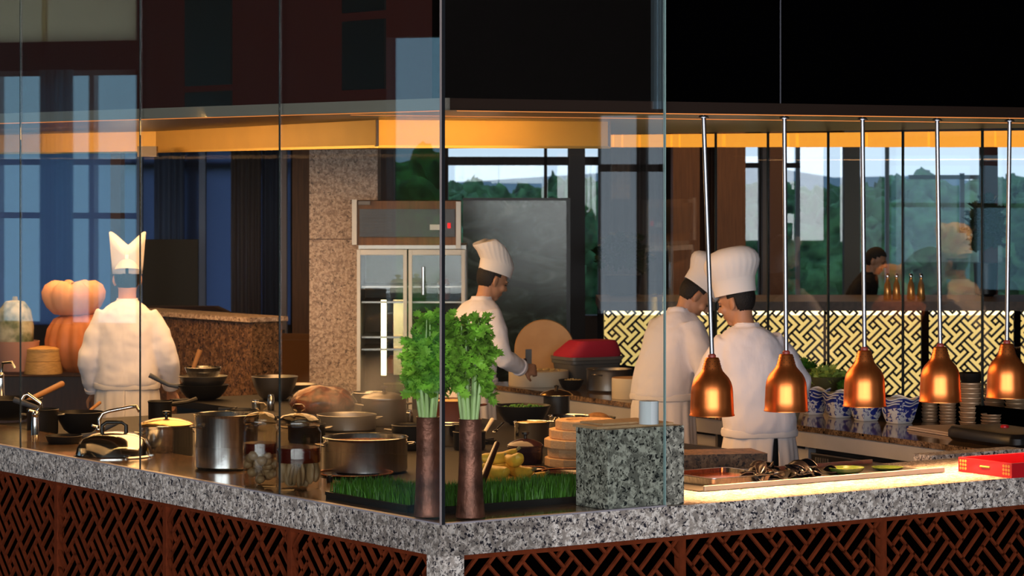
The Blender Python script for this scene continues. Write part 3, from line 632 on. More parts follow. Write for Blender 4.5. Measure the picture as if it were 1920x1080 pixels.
# ---- pumpkin table
t = T('pumpkin_table', 'dark wooden side table carrying the pumpkins and steamer basket', 'table', (wx(40, 19), 18.95, 0))
m = MB(); m.b2((-1.1, 0, .96), (.75, 1.1, 1.0)); m.build('top', BWOOD, t, smooth=False, bev=.004)
m = MB(); m.b2((-1.05, .06, .55), (.70, 1.0, .955)); m.build('body', DWOOD, t, smooth=False)
for sx_ in (-1, .65):
    for sy in (.1, .95): m = MB(); m.b2((sx_-.04, sy-.04, 0), (sx_+.04, sy+.04, .55)); m.build('leg', DWOOD, t, smooth=False)
def pumpkin(x, yb, w, h, ribs, mt, lbl, z=1.0, Y=None, flat=1.0, name='pumpkin', sy=1.):
    c, r = (at(x, yb, z, w) if Y is None else (P(x, yb, Y), w/2*sc(Y))); H = h*sc(c.y)
    t = T(name, lbl, name, (c.x, c.y, z if Y is None else c.z)); m = MB()
    pr = [(.02, .07), (.3, .01), (.6, .03), (.85, .16), (.98, .38), (1.0, .55), (.93, .75), (.75, .92), (.45, 1.0), (.2, .97), (.03, .90)]
    def fn(p, a, rr, zz):
        k = 1-.09*abs(math.cos(ribs*a/2))**3*(min(1, rr/(.5*r))); return Vector((p.x*k, p.y*k*sy, p.z))
    m.lathe([(a*r, b*H) for a, b in pr], 96, fn=fn); m.build('flesh', mt, t, angle=80)
    m = MB(); m.tube([(0, 0, H*.88), (.005, 0, H*.99), (.02, .01, H*1.08)], [.022, .016, .02], 8); m.build('stem', mat('pumpkin_stem', (.25, .22, .10), .8) if 'pumpkin_stem' not in bpy.data.materials else bpy.data.materials['pumpkin_stem'], t)
    return t, c, r, H
t1, c, r, H = pumpkin(150, 703, 132, 110, 14, PUMP2, 'ribbed deep orange pumpkin standing on the side table under the pale one')
pumpkin(141, 600, 122, 64, 9, PUMP, 'broad flat pale orange pumpkin resting on top of the ribbed pumpkin', z=1.0+H*.955, Y=None) if False else None
c2 = c+Vector((-.04, 0, H*.97)); t = T('pumpkin', 'broad flat pale orange pumpkin resting on top of the ribbed pumpkin', 'pumpkin', c2)
m = MB(); r2 = 61*sc(c2.y); H2 = 66*sc(c2.y)
m.lathe([(a*r2, b*H2) for a, b in [(.02, .06), (.35, 0), (.62, .05), (.85, .25), (.98, .5), (1.0, .68), (.9, .88), (.68, 1.0), (.4, .98), (.15, .88), (.02, .82)]], 96, fn=lambda p, a, rr, zz: Vector((p.x, p.y, p.z))*(1-.10*abs(math.cos(4*a))**3*min(1, rr/(.5*r2)))); m.build('flesh', PUMP, t, angle=80)
m = MB(); m.tube([(0, 0, H2*.8), (0, 0, H2*.95)], [.02, .015], 8); m.build('stem', bpy.data.materials['pumpkin_stem'], t)
# clay bowl with the gourd
c, r = at(28, 704, 1.0, 92); m = MB(); h = 62*sc(c.y)
m.lathe([(.5*r, 0), (.72*r, .02), (.95*r, h*.7), (1.0*r, h), (.96*r, h), (.85*r, h*.72), (.5*r, .03)], 48); m.build('clay_bowl', TERRA, loc=c, label='rose clay bowl holding the mottled gourd on the side table', cat='bowl')
t = T('gourd', 'mottled green and white gourd sitting in the rose clay bowl', 'gourd', c+Vector((0, 0, .035))); m = MB(); rg = r*.78; hg = 128*sc(c.y)
m.lathe([(a*rg, b*hg) for a, b in [(.03, 0), (.5, .02), (.8, .15), (.97, .38), (1.0, .6), (.85, .85), (.5, .98), (.05, 1.0)]], 64, fn=lambda p, a, rr, zz: Vector((p.x*(1-.03*abs(math.cos(5*a))), p.y*(1-.03*abs(math.cos(5*a))), p.z))); m.build('flesh', GOURD, t)
m = MB(); m.tube([(0, 0, hg*.97), (0, 0, hg*1.05)], [.02, .015], 8); m.build('stem', bpy.data.materials['pumpkin_stem'], t)
c, r = at(91, 699, 1.001, 72); h = 50*sc(c.y)
c.y -= .0; t = T('bamboo_steamer', 'round bamboo steamer basket in front of the ribbed pumpkin', 'steamer', c+Vector((0, -.22, 0))); m = MB()
m.lathe([(.95*r, 0), (r, .004), (r, h*.45), (.97*r, h*.46), (.97*r, h*.49), (r, h*.5), (r, h*.86), (.9*r, h*.86)], 48); m.build('basket', BAMB, t)
m = MB(); m.lathe([(1.02*r, h*.865), (1.03*r, h*.95), (.8*r, h), (.3*r, h*1.03), (.02, h*1.04)], 48); m.build('lid', BAMB, t)

# ---------------------------------------------------------------- pots, pans, jars
def potmesh(r, h, rim=.004, th=.003):
    m = MB(); m.lathe([(r*.2, .002), (r*.93, 0), (r, .012), (r, h-.012), (r+rim*.4, h-.008), (r+rim, h), (r+rim*.2, h+.002), (r-th, h-.004), (r-th, .012), (r*.2, .01)], 56); return m
def loop(p0, p1, out, n=9, R=.005):
    p0 = Vector(p0); p1 = Vector(p1); out = Vector(out); m = MB()
    m.tube([p0+(p1-p0)*i/(n-1)+out*math.sin(PI*i/(n-1))**.5 for i in range(n)], R, 8); return m
def pot(x, yb, w, hpx, z, lbl, mt=STEEL, cont=None, lev=.8, handles=True, lid=None, name='cooking_pot', hang=0., grp=None, long=None, cat='pot'):
    c, r = at(x, yb, z, w); h = hpx*sc(c.y); t = T(name, lbl, cat, (c.x, c.y, z+.0005), hang, grp)
    potmesh(r, h).build('body', mt, t)
    if handles:
        for s in (-1, 1): loop((s*r, -.04*min(1, r*6), h*.78), (s*r, .04*min(1, r*6), h*.78), (s*.035, 0, .004), R=.0045).build('handle', mt if mt not in (IRON,) else STEEL_D, t)
    if cont:
        m = MB(); m.lathe([(r-.004, h*lev-.01), (r-.004, h*lev), (r*.6, h*lev+.002), (.001, h*lev+.003)], 40); m.build('contents', cont, t)
    if lid:
        m = MB(); m.lathe([(r*1.03, h+.002), (r*1.03, h+.006), (r*.9, h+.016), (r*.5, h+.03), (r*.1, h+.036), (.001, h+.037)], 48); l = m.build('lid', lid, t)
        m = MB(); m.lathe([(.008, h+.035), (.008, h+.05), (.018, h+.055), (.018, h+.065), (.001, h+.068)], 16); m.build('lid_knob', BLACK, l)
    if long:
        m = MB(); m.tube([(0, -r, h*.8), (0, -r-.1, h*.86), (0, -r-long, h*1.0)], [.012, .011, .014], 8); m.build('long_handle', IRON, t)
    return t, c, r, h
pot(424, 884, 118, 102, Z, 'tall steel stockpot standing on the polished counter beside the glass jars', cont=SOUP, lev=.62, handles=True, name='stockpot', hang=.6)
pot(685, 893, 158, 66, ZI, 'wide shallow steel pot of steaming broth behind the sprouting grass', cont=SOUP, lev=.86, hang=.2)
pot(720, 801, 84, 50, ZI, 'dull steel saucepan with a lid behind the wide broth pot', mt=STEEL_D, lid=STEEL_D, hang=.3)
pot(650, 812, 110, 30, ZI, 'low wide pan with brown sauce between the meat and the broth pot', mt=STEEL_D, cont=SOUP, lev=.7)
pot(312, 862, 100, 60, ZI, 'lidded steel pot between the domed lid and the tall stockpot', lid=mat('brassy_lid', (.75, .50, .22), .2, 1.), hang=.5)
pot(997, 836, 66, 42, ZI, 'small shiny steel pot of noodles in front of the black wok', mt=STEEL_P, cont=NOOD, lev=.97, handles=False)
pot(1067, 823, 76, 40, ZI, 'shiny steel pot beside the noodle pot, a brass lid behind it', mt=STEEL_P, cont=SOUP, lev=.6, hang=.8)
pot(1142, 737, 84, 42, ZB, 'dark steel pot on the back counter beside the cream block', mt=STEEL_D, cont=IRON, lev=.7, handles=True, hang=1.)
pot(985, 872, 66, 32, ZI, 'low dark jar-like pot below the noodle pot', mt=mat('plum_glaze', (.03, .010, .012), .15), handles=False, lid=mat('plum_lid', (.035, .012, .012), .12))
pot(80, 818, 58, 48, ZI, 'squat grey-black pot behind the first tap', mt=IRON, handles=True)
pot(745, 745, 50, 24, ZI, 'pale enamel pot with a dark rim beside the refrigerator foot', mt=OLIVEB, handles=False, cont=SOUP)
pot(690, 758, 60, 20, ZI, 'steel saucepan rim showing behind the lidded saucepan', mt=STEEL, handles=True)
pot(850, 800, 100, 46, ZI, 'brown earthen pot between the two celery vases', mt=mat('brown_earthenware', (.10, .03, .015), .35), cont=NOOD, lev=.95, handles=True)
pot(840, 838, 64, 40, ZI, 'polished steel pot low between the celery vases', mt=STEEL_P, cont=SOUP, lev=.6)
# open bowls and woks
def bowl(x, yb, w, hpx, z, lbl, mt, cont=None, lump=0., name='bowl', cat='bowl', grp=None, base=.45, contcol=None, handle=None, rz=0., zup=0.):
    c, r = at(x, yb, z, w*.7); z += zup; r = w/2*sc(c.y); h = hpx*sc(c.y); t = T(name, lbl, cat, (c.x, c.y, z+.0005), rz, grp); m = MB()
    m.lathe([(r*base*.6, .003), (r*base, 0), (r*(base+.22), h*.18), (r*.88, h*.6), (r, h), (r*.97, h+.001), (r*.85, h*.62), (r*base, .014), (r*.1, .01)], 48); m.build('body', mt, t)
    if cont:
        m = MB(); R_ = random.Random(int(x)); n = 36
        for i in range(90 if lump else 1):
            if lump:
                a = R_.uniform(0, 2*PI); q = r*.82*R_.random()**.5; m.ell((q*math.cos(a), q*math.sin(a), h*.80+lump*(1-(q/r)**2)*R_.random()), (lump*.5, lump*.35, lump*.3), Matrix.Rotation(R_.uniform(0, 6), 3, (R_.random(), R_.random(), 1)), 8, 5)
            else: m.lathe([(r*.93, h*.80), (r*.5, h*.86), (.001, h*.88)], 32)
        m.build('contents', cont, t, kind='stuff' if lump else None)
    if handle:
        m = MB(); v = Vector(handle); m.tube([v.normalized()*r*.95+Vector((0, 0, h*.9)), v.normalized()*(r+.05)+Vector((0, 0, h)), v.normalized()*(r+v.length)+Vector((0, 0, h+.06))], [.014, .012, .015], 10); m.build('handle', mat('blue_grey_grip', (.07, .08, .10), .6) if 'blue_grey_grip' not in bpy.data.materials else bpy.data.materials['blue_grey_grip'], t)
    return t, c, r, h
bowl(981, 799, 104, 36, ZI, 'black wok heaped with shredded greens behind the noodle pot', IRON, HERB, .022, 'wok', 'wok')
c, r = at(1044, 788, ZI, 62); t = T('cooking_pot', 'black pot under a brassy lid behind the shiny steel pots', 'pot', (c.x, c.y+.1, ZI+.0005))
m = MB(); m.lathe([(r*.8, 0), (r*.8, .119), (r*.7, .119), (.01, .119)], 32); m.build('body', IRON, t)
m = MB(); m.lathe([(r, .12), (r, .124), (r*.8, .138), (r*.3, .15), (.002, .152)], 40); l_ = m.build('lid', mat('yellow_brass', (.85, .55, .2), .2, 1.), t); m = MB(); m.lathe([(.008, .15), (.014, .17), (.001, .175)], 12); m.build('lid_knob', BLACK, l_)
bowl(515, 752, 88, 44, ZI, 'dark steel bowl lined with pale cloth beyond the tall stockpot', STEEL_D, NOOD, 0)
bowl(1071, 733, 48, 20, ZB, 'small black dish of pale nuts by the round chopping block', IRON, NOOD, .018)
for i, (w, y, mt_) in enumerate([(96, 752, IRON), (92, 735, STEEL_D), (70, 716, STEEL)]):
    bowl(381, 752, w, 28, ZI, zup=i*.052, lbl= ['black wok at the bottom of the pan stack behind the lidded pot', 'steel bowl in the middle of the pan stack behind the lidded pot', 'small steel bowl at the top of the pan stack behind the lidded pot'][i], mt=mt_, name='wok' if i == 0 else 'bowl', cat='wok' if i == 0 else 'bowl', grp='stacked pans', handle=(-.16, -.03, 0) if i == 0 else None)
bowl(150, 815, 90, 40, ZI, 'black wok with a wooden spatula beside the back-view chef', IRON, SOUP, 0, 'wok', 'wok', handle=(-.22, .02, 0))
bowl(20, 790, 120, 40, ZI, 'large black wok at the end of the cooking range', IRON, None, 0, 'wok', 'wok')
bowl(360, 705, 80, 16, ZI+.10, 'flat dark red pan on a stand behind the pan stack', mat('dark_red_pan', (.08, .02, .015), .3), SOUP, 0, 'pan', 'pan') if False else None
bowl(1120, 812, 70, 28, ZI, 'black wok edge behind the shiny pot and the board stack', IRON, None, 0, 'wok', 'wok')
bowl(230, 852, 60, 30, ZI, 'dark iron pan hidden behind the polished domed lid', IRON, None, 0, 'wok', 'wok')
def stick(a, b, ra, rb, mt, name, lbl, cat, blade=None):
    a = Vector(a); b = Vector(b); t = T(name, lbl, cat, a); m = MB(); m.tube([(0, 0, 0), (b-a)*.5, b-a], [ra, (ra+rb)/2, rb], 10); m.build('shaft', mt, t)
    if blade: m = MB(); d = (b-a).normalized(); m.ell(-d*blade*.6, (blade*.45, blade*.12, blade*.7), d.to_track_quat('Z', 'Y').to_matrix(), 14, 8); m.build('blade', mt, t)
    return t
stick(P(62, 746, 15.4), P(116, 720, 15.9), .014, .017, WSPOON, 'ladle', 'wooden-handled ladle resting across the large black wok', 'ladle', .05)
stick(P(168, 770, 15.3), P(187, 755, 15.4), .008, .010, WSPOON, 'spatula', 'short wooden spatula sticking out of the wok by the chef', 'spatula', .04)
cs_, _r = at(381, 752, ZI, 60); stick(cs_+Vector((-.07, 0, .15)), cs_+Vector((-.02, .02, .29)), .010, .015, WSPOON, 'wooden_spoon', 'wooden spoon standing in the pan stack', 'spoon', .05)
stick(P(906, 815, 14.4), P(923, 787, 14.6), .008, .011, mat('pale_handle', (.7, .6, .5), .5), 'wooden_spoon', 'pale wooden spoon leaning by the second celery vase', 'spoon', .03)
stick(P(931, 806, 14.6), P(944, 794, 14.7), .006, .008, STEEL_P, 'ladle', 'steel ladle handle beside the pale wooden spoon', 'ladle', .03)
stick(P(903, 905, 11.75), P(932, 832, 12.0), .017, .012, LACQ, 'pestle', 'dark wooden pestle leaning against the celery vase', 'pestle')
# braised meat under film, on a dish
c, r = at(605, 795, ZI, 122); t = T('meat_joint', 'large glossy braised meat joint wrapped in film behind the jars', 'meat', (c.x, c.y, ZI+.02)); m = MB(); m.ell((0, 0, r*.44), (r, r*.75, r*.52), n=48, m=28)
m.v = [p*(1+.09*noise.noise(p*14)+.05*noise.noise(p*40)) for p in m.v]; m.build('meat', MEATM, t)
m = MB(); m.ell((0, 0, r*.45), (r*1.05, r*.8, r*.56), n=40, m=24); m.v = [p*(1+.06*noise.noise(p*11)) for p in m.v]; m.v = [Vector((p.x, p.y, max(p.z, -.012))) for p in m.v]
m.build('cling_film', glassy('film', (.96, .93, .88), 1.2, .08), t)
m = MB(); m.lathe([(r*.6, 0), (r*1.15, .012), (r*1.2, .018), (r*1.1, .018), (.01, .006)], 40); m.build('dish', IRON, loc=(c.x, c.y, ZI+.0005), label='black dish under the braised meat joint', cat='dish')
c, r = at(1120, 816, ZI, 60); t = T('wrapped_loaf', 'brown loaf under film behind the stack of wooden boards', 'loaf', (c.x, c.y-.0, ZI)); m = MB(); m.ell((0, 0, .05), (r, r*.8, .06), n=30, m=16); m.build('loaf', mat('brown_loaf', (.33, .16, .06), .35, var=.4, vscale=30), t)
c.z = ZI
# glass jars of pickles
def jar(x, yb, w, hpx, lbl, garlic, rz):
    c, r = at(x, yb, Z, w); h = hpx*sc(c.y); t = T('glass_jar', lbl, 'jar', (c.x, c.y, Z+.0005), rz); hb_ = h*.76
    m = MB(); m.lathe([(r*.3, .001), (r*.92, 0), (r, .012), (r, hb_*.93), (r*.9, hb_*.985), (r*.88, hb_+.004), (r*.95, hb_+.008), (r*.95, hb_+.012)], 56); m.cur = 0; m.build('body', GLASS_J, t)
    m = MB(); m.lathe([(r*.97, hb_+.013), (r*.99, hb_+.02), (r*.95, hb_+.034), (r*.72, hb_+.05), (r*.35, hb_+.058), (.012, hb_+.060)], 48, cap=False); l = m.build('lid', GLASS_J, t)
    m = MB(); m.lathe([(.013, hb_+.055), (.010, hb_+.066), (.024, hb_+.074), (.027, hb_+.087), (.018, hb_+.097), (.001, hb_+.099)], 24); m.build('lid_knob', GLASS_J, l)
    m = MB(); m.lathe([(r*.955, h*.34 if not garlic else h*.42), (r*.955, h*.52 if not garlic else h*.55), (.001, h*.52 if not garlic else h*.55)], 48); m.build('liquor', LIQ, t)
    m = MB(); R_ = random.Random(int(x))
    if garlic:
        for i in range(44):
            a = R_.uniform(0, 2*PI); q = r*.80*R_.random()**.35; s_ = R_.uniform(.018, .026); m.ell((q*math.cos(a), q*math.sin(a), .022+R_.random()*h*.36), (s_, s_, s_*.9), None, 14, 9)
    else:
        for i in range(30):
            a = R_.uniform(0, 2*PI); q = r*.76*R_.random()**.4; zz = R_.uniform(.05, h*.24); m.ell((q*math.cos(a), q*math.sin(a), zz), (.022, .010, .045), Matrix.Rotation(R_.uniform(-.4, .4), 3, 'X')@Matrix.Rotation(a, 3, 'Z'), 12, 8)
    m.build('pickles', GARL, t, kind='stuff'); return t
jar(489, 915, 66, 148, 'smaller lidded glass jar of whole garlic pickled in dark red liquor', True, 0)
jar(560, 922, 85, 152, 'larger lidded glass jar of pickled roots in dark red liquor', False, .4)
# domed lid / cloche on the counter
c, r = at(214, 862, Z, 148); t = T('domed_lid', 'polished steel domed lid with a black handle on the polished counter', 'lid', (c.x, c.y, Z+.0005), .2); h = 46*sc(c.y)
m = MB(); m.lathe([(r*1.02, 0), (r*1.02, .004), (r*.97, .010), (r*.93, h*.35), (r*.80, h*.70), (r*.55, h*.90), (r*.25, h*.98), (.002, h)], 72); m.build('dome', STEEL_P, t)
m = MB(); m.tube([(-.055, 0, h*.93), (-.055, 0, h+.028), (-.035, 0, h+.042), (.035, 0, h+.042), (.055, 0, h+.028), (.055, 0, h*.93)], .010, 10); m.build('handle', BLACK, t)
# taps
def tap(pts, Y, z0, lbl):
    t = T('tap', lbl, 'tap', P(pts[0][0], pts[0][1], Y)); q = [P(x, y, Y)-t.location for x, y in pts]; m = MB()
    q[0].z = z0-t.location.z
    m.lathe([(.028, q[0].z), (.028, q[0].z+.01), (.02, q[0].z+.03), (.018, q[1].z)], 20, c=(q[0].x, 0, 0)); m.build('base', CHROME, t)
    m = MB(); sm = [q[0]+Vector((0, 0, .03)), q[1]]+q[2:]; m.tube(sm, .009, 10); m.build('spout', CHROME, t)
    m = MB(); m.ell((q[1].x, -.02, q[1].z-.01), (.018, .022, .018)); m.tube([(q[1].x, -.02, q[1].z), (q[1].x-.03, -.04, q[1].z+.01)], .006, 8); m.build('lever', CHROME, t)
tap([(66, 815), (68, 772), (77, 760), (76, 756), (52, 739), (45, 741), (40, 750)], 14.6, ZI, 'bent chrome tap beside the squat black pot')
tap([(190, 835), (187, 800), (186, 786), (193, 775), (205, 771), (245, 763), (256, 762), (262, 772)], 13.9, ZI, 'long bent chrome tap above the polished domed lid')
tap([(2, 790), (3, 700), (5, 681), (22, 679), (28, 690)], 17.2, ZI, 'chrome tap at the far end of the cooking range') 
# ---- celery in tall copper vases
def leaf_mesh(s, R_):
    """three-lobed toothed leaf, folded a little"""
    pts = [(0, 0), (.28, .12), (.22, .3), (.5, .34), (.40, .52), (.62, .72), (.34, .74), (.36, .98), (.14, .88), (0, 1.15), (-.14, .88), (-.36, .98), (-.34, .74), (-.62, .72), (-.40, .52), (-.5, .34), (-.22, .3), (-.28, .12)]
    return [Vector((x*s, y*s, abs(x)*s*.35+R_.uniform(-.04, .04)*s)) for x, y in pts]
def celery(c, lbl, seed, H=.40, lean=0.):
    R_ = random.Random(seed); t = T('celery_bunch', lbl, 'celery', c, 0, 'celery bunches'); ml = MB(); n = 15
    for i in range(n):
        a = 2*PI*i/n+R_.uniform(-.2, .2); q = .030*(R_.random()**.5)*1.0; b = Vector((q*math.cos(a), q*math.sin(a), 0)); h = H*R_.uniform(.66, 1.02)
        sp = R_.uniform(.015, .058); tip = Vector((math.cos(a)*sp+lean, math.sin(a)*sp, h)); mid = b*1.3+Vector((0, 0, h*.45))+Vector((math.cos(a), math.sin(a), 0))*.012
        m = MB(); m.tube([b, (b+mid)/2, mid, (mid+tip)/2+Vector((0, 0, .01)), tip], [.0085, .008, .0065, .004, .002], 8); m.build('stalk', CELS, t)
        for k in range(17):
            f = R_.uniform(.42, 1.05); p0 = mid.lerp(tip, min(1, max(0, (f-.45)/.55))) if f > .45 else b.lerp(mid, f/.45)
            aa = a+R_.uniform(-1.5, 1.5); ll = R_.uniform(.010, .034); p = p0+Vector((math.cos(aa)*ll, math.sin(aa)*ll, R_.uniform(-.01, .035)))
            ml.tube([p0, p], [.0018, .001], 4)
            for q_ in range(3):
                s_ = R_.uniform(.026, .046); L = leaf_mesh(s_, R_); Rm = Matrix.Rotation(aa+R_.uniform(-1.1, 1.1)-PI/2, 3, 'Z')@Matrix.Rotation(R_.uniform(-1.2, 1.0), 3, 'X')@Matrix.Rotation(R_.uniform(-.8, .8), 3, 'Y')
                pp = p+Vector((R_.uniform(-.012, .012), R_.uniform(-.012, .012), R_.uniform(-.012, .012))); L = [pp+Rm@v for v in L]; cc = pp+Rm@Vector((0, .5*s_, 0)); nl = len(L)
                ml.add(L+[cc], [(j, (j+1) % nl, nl) for j in range(nl)])
    ml.build('leaves', CELG, t, kind='stuff', fix=False); return t
def vase(x, yb, hpx, wt, wb, lbl, lbl2, seed, rz):
    c, r = at(x, yb, Z, wb); h = hpx*sc(c.y); rt = wt/2*sc(c.y); t = T('copper_vase', lbl, 'vase', (c.x, c.y, Z+.0055), rz, 'tall copper vases')
    m = MB(); m.lathe([(r*.3, .001), (r, 0), (r*1.02, .01), (r*.99, .02), (r*.90, h*.25), (rt*1.02, h*.6), (rt, h*.98), (rt*1.04, h), (rt*.96, h), (rt*.93, h*.97), (rt*.9, h*.5), (.01, h*.45)], 48); m.build('body', COPPER_D, t)
    celery(Vector((c.x, c.y, Z+.0055+h*.93)), lbl2, seed)
# second vase stands beside the glass corner, the first on the long-counter side
vase(803, 973, 186, 44, 54, 'tall aged copper vase behind the long side glass', 'celery bunch paler through the long side glass in its copper vase', 4, 0)
vase(882, 975, 184, 42, 54, 'tall aged copper vase with a black-stained foot behind the short side glass', 'bright green celery bunch in the vase behind the short side glass', 9, 1.)
# ---- wheatgrass trays
def grass(u0, u1, v0, v1, hgt, n, lbl, tl):
    t = T('wheatgrass_tray', tl, 'tray', K((u0+u1)/2, (v0+v1)/2, Z+.0005), ANG); w, d = u1-u0, v1-v0
    m = MB(); m.b2((-w/2, -d/2, 0), (w/2, d/2, .012)); 
    for s in (-1, 1): m.b2((s*w/2-.004, -d/2, .012), (s*w/2+.004, d/2, .026)); m.b2((-w/2, s*d/2-.004, .012), (w/2, s*d/2+.004, .026))
    m.build('tray', SOIL, t, smooth=False)
    R_ = random.Random(int(u1*100)); m = MB()
    for i in range(n):
        x = R_.uniform(-w/2+.01, w/2-.01); y = R_.uniform(-d/2+.01, d/2-.01); h = hgt*R_.uniform(.6, 1.1); a = R_.uniform(0, PI); lx, ly = R_.uniform(-.018, .018), R_.uniform(-.018, .018); b = .0022
        ca, sa = math.cos(a)*b, math.sin(a)*b
        m.add([(x-ca, y-sa, .02), (x+ca, y+sa, .02), (x+lx*.35-ca*.8, y+ly*.35-sa*.8, .02+h*.55), (x+lx*.35+ca*.8, y+ly*.35+sa*.8, .02+h*.55), (x+lx, y+ly, .02+h)], [(0, 1, 3, 2), (2, 3, 4)])
    m.build('wheatgrass', GRASSM, t, kind='stuff', fix=False, smooth=False)
grass(.22, 1.02, .30, .56, .078, 6000, '', 'long tray of dark green sprouting wheatgrass before the yellow squash')
grass(.12, .40, .42, 1.02, .062, 4200, '', 'tray of sprouting wheatgrass behind the glass between jar and copper vase')
# ---- yellow squash heap
SQ = T('yellow_squash', 'plump yellow squash in the heap beside the pestle', 'squash', (0, 0, 0), 0, 'yellow squash heap'); m = MB()
m.lathe([(.004, -.088), (.018, -.082), (.027, -.06), (.028, -.02), (.024, .02), (.021, .055), (.012, .078), (.004, .082)], 20, fn=lambda p, a, r, z: Vector((p.x+.6*z*z*4, p.y, p.z))); m.v = [Vector((p.z, p.y, p.x+.028)) for p in m.v]; m.build('flesh', SQUASH, SQ)
m = MB(); m.tube([(.080, 0, .045), (.098, 0, .055)], [.006, .008], 6); m.build('stem', bpy.data.materials['pumpkin_stem'], SQ)
sqs = [(922, 900, .985, .3), (945, 903, .985, 1.4), (968, 902, .985, -.5), (990, 900, .985, .2), (930, 893, 1.03, 2.2), (955, 893, 1.035, .8), (975, 896, 1.03, -.9), (940, 882, 1.075, .4), (962, 884, 1.075, 1.9), (905, 904, .985, 2.5)]
for i, (x, y, z, a) in enumerate(sqs):
    o = SQ if i == 0 else dup(SQ, None); q = P(x, y, 12.25+.12*(i % 2)); o.location = (q.x, q.y, z-.02); o.rotation_euler = (random.uniform(-.2, .2), random.uniform(-.25, .1), a)
c_ = P(950, 900, 12.35); m = MB(); m.lathe([(.10, 0), (.17, .008), (.19, .014), (.18, .016), (.02, .008)], 40, sx=1.1); m.build('squash_platter', LACQ, loc=(c_.x, c_.y, .951), label='dark lacquer platter under the yellow squash heap', cat='platter')
# ---- stack of round boards
c, r = at(1090, 880, ZI, 138); zz = ZI+.001
for i in range(5):
    rr = r*[1.0, 1.0, .99, .96, .84][i]; th = .043; m = MB(); nn = 16
    m.lathe([(rr*.98, 0), (rr, .004), (rr, th-.006), (rr*.985, th-.002)]+([(rr*.66, th-.002), (rr*.62, th-.010), (.002, th-.010)] if i == 4 else [(.002, th-.002)]), 12 if i else 12)
    o = m.build('chopping_board', OWOOD, loc=(c.x+[0, .01, -.004, .012, .02][i], c.y+[0, .01, 0, .01, -.005][i], zz), rz=i*.3, angle=20, group='stacked round wooden boards', cat='board', label=['thick faceted wooden board at the bottom of the stack', 'wooden board second from the bottom of the stack', 'wooden board in the middle of the stack of five', 'wooden board second from the top of the stack', 'smallest wooden board with a recessed centre on top of the stack'][i]); zz += th-.001
# lacquer dishes
c, r = at(1148, 899, ZI, 80)
for i in range(5):
    m = MB(); m.lathe([(r*.6, 0), (r*.65, .004), (r*.98, .022), (r, .025), (r*.94, .024), (r*.6, .008), (.01, .007)], 40); t = T('lacquer_dish', 'dark lacquer dish with copper edge, '+['lowest', 'second lowest', 'middle', 'second highest', 'topmost'][i]+' of the stack beside the tall granite block', 'dish', (c.x, c.y-.0, ZI+.001+i*.027), 0, 'stacked lacquer dishes'); m.build('body', LACQ, t)
    m = MB(); m.lathe([(r*.97, .0225), (r*1.005, .024), (r*1.005, .0265), (r*.96, .0265)], 40, cap=False); m.build('rim', COPRIM, t)
for i, (x, y, w, l) in enumerate([(1065, 899, 100, 'dark dish with a copper rim in front of the board stack'), (985, 893, 78, 'dark copper-rimmed dish between the squash and the boards'), (668, 897, 142, 'broad copper-edged tray before the wide broth pot')]):
    c, r = at(x, y, ZI if i < 2 else ZI, w); m = MB(); t = T('serving_dish', l, 'dish', (c.x, c.y-(.12 if i == 2 else 0.05), ZI+.001)); h = .028 if i < 2 else .02
    m.lathe([(r*.7, 0), (r*.95, h*.7), (r, h), (r*.93, h*.9), (r*.6, .006), (.01, .005)], 44); m.build('body', LACQ, t); m = MB(); m.lathe([(r*.965, h*.95), (r*1.01, h), (r*1.01, h+.004), (r*.955, h+.003)], 44, cap=False); m.build('rim', COPRIM, t)
# small steel canisters
for i, (x, yb, w, h, l) in enumerate([(712, 793, 15, 24, 'small steel canister beside the lidded saucepan'), (508, 770, 13, 30, 'steel canister behind the smaller glass jar'), (768, 792, 14, 22, 'small steel beaker by the first celery vase'), (480, 768, 16, 18, 'squat brass-lit canister by the stockpot'), (618, 905, 12, 14, 'tiny black pepper pot next to the larger jar')]):
    c, r = at(x, yb, ZI if i < 4 else Z, w); h *= sc(c.y); m = MB(); m.lathe([(r*.9, 0), (r, .003), (r, h*.8), (r*.8, h*.86), (r*.8, h), (.001, h)], 24); m.build('canister', STEEL if i < 4 else IRON, loc=c, label=l, cat='canister')
# more dark cookware on the far part of the range
pot(300, 790, 44, 36, ZI, 'small black saucepan behind the lidded pot with the brassy lid', mt=IRON, handles=False, long=.16, hang=2.2)
pot(455, 806, 60, 34, ZI, 'black casserole behind the tall stockpot', mt=IRON, handles=True)
pot(575, 832, 70, 34, ZI, 'dark brown pot behind the larger glass jar', mt=IRON, cont=SOUP, lev=.8)
pot(770, 846, 70, 46, ZI, 'black pot wedged behind the first copper vase', mt=IRON, handles=True)
pot(880, 846, 60, 34, ZI, 'low black pan behind the second copper vase', mt=IRON, handles=False)
bowl(120, 845, 70, 26, ZI, 'shallow black pan between the two chrome taps', IRON, SOUP, 0, 'pan', 'pan', handle=(.16, .05, 0))
bowl(560, 742, 70, 20, ZI, 'shallow steel pan beyond the braised meat', STEEL_D, SOUP, 0, 'pan', 'pan')
for i, (x, y) in enumerate([(440, 775), (545, 790), (700, 830), (905, 835)]):
    c, r = at(x, y, ZI, 62); t = T('burner', 'black iron gas burner '+['between stockpot and bowl with cloth', 'by the steel canisters', 'behind the wide broth pot', 'beyond the celery vases'][i], 'burner', (c.x, c.y, ZI+.0003), .3*i, 'gas burners')
    m = MB(); m.lathe([(r*.45, 0), (r*.5, .012), (r*.3, .016), (.002, .016)], 24); m.build('ring', IRON, t); 
    for k in range(4): m = MB(); m.box((math.cos(k*PI/2)*r*.62, math.sin(k*PI/2)*r*.62, .012), (r*.75, .012, .022), k*PI/2); m.build('trivet_bar', IRON, t, smooth=False)
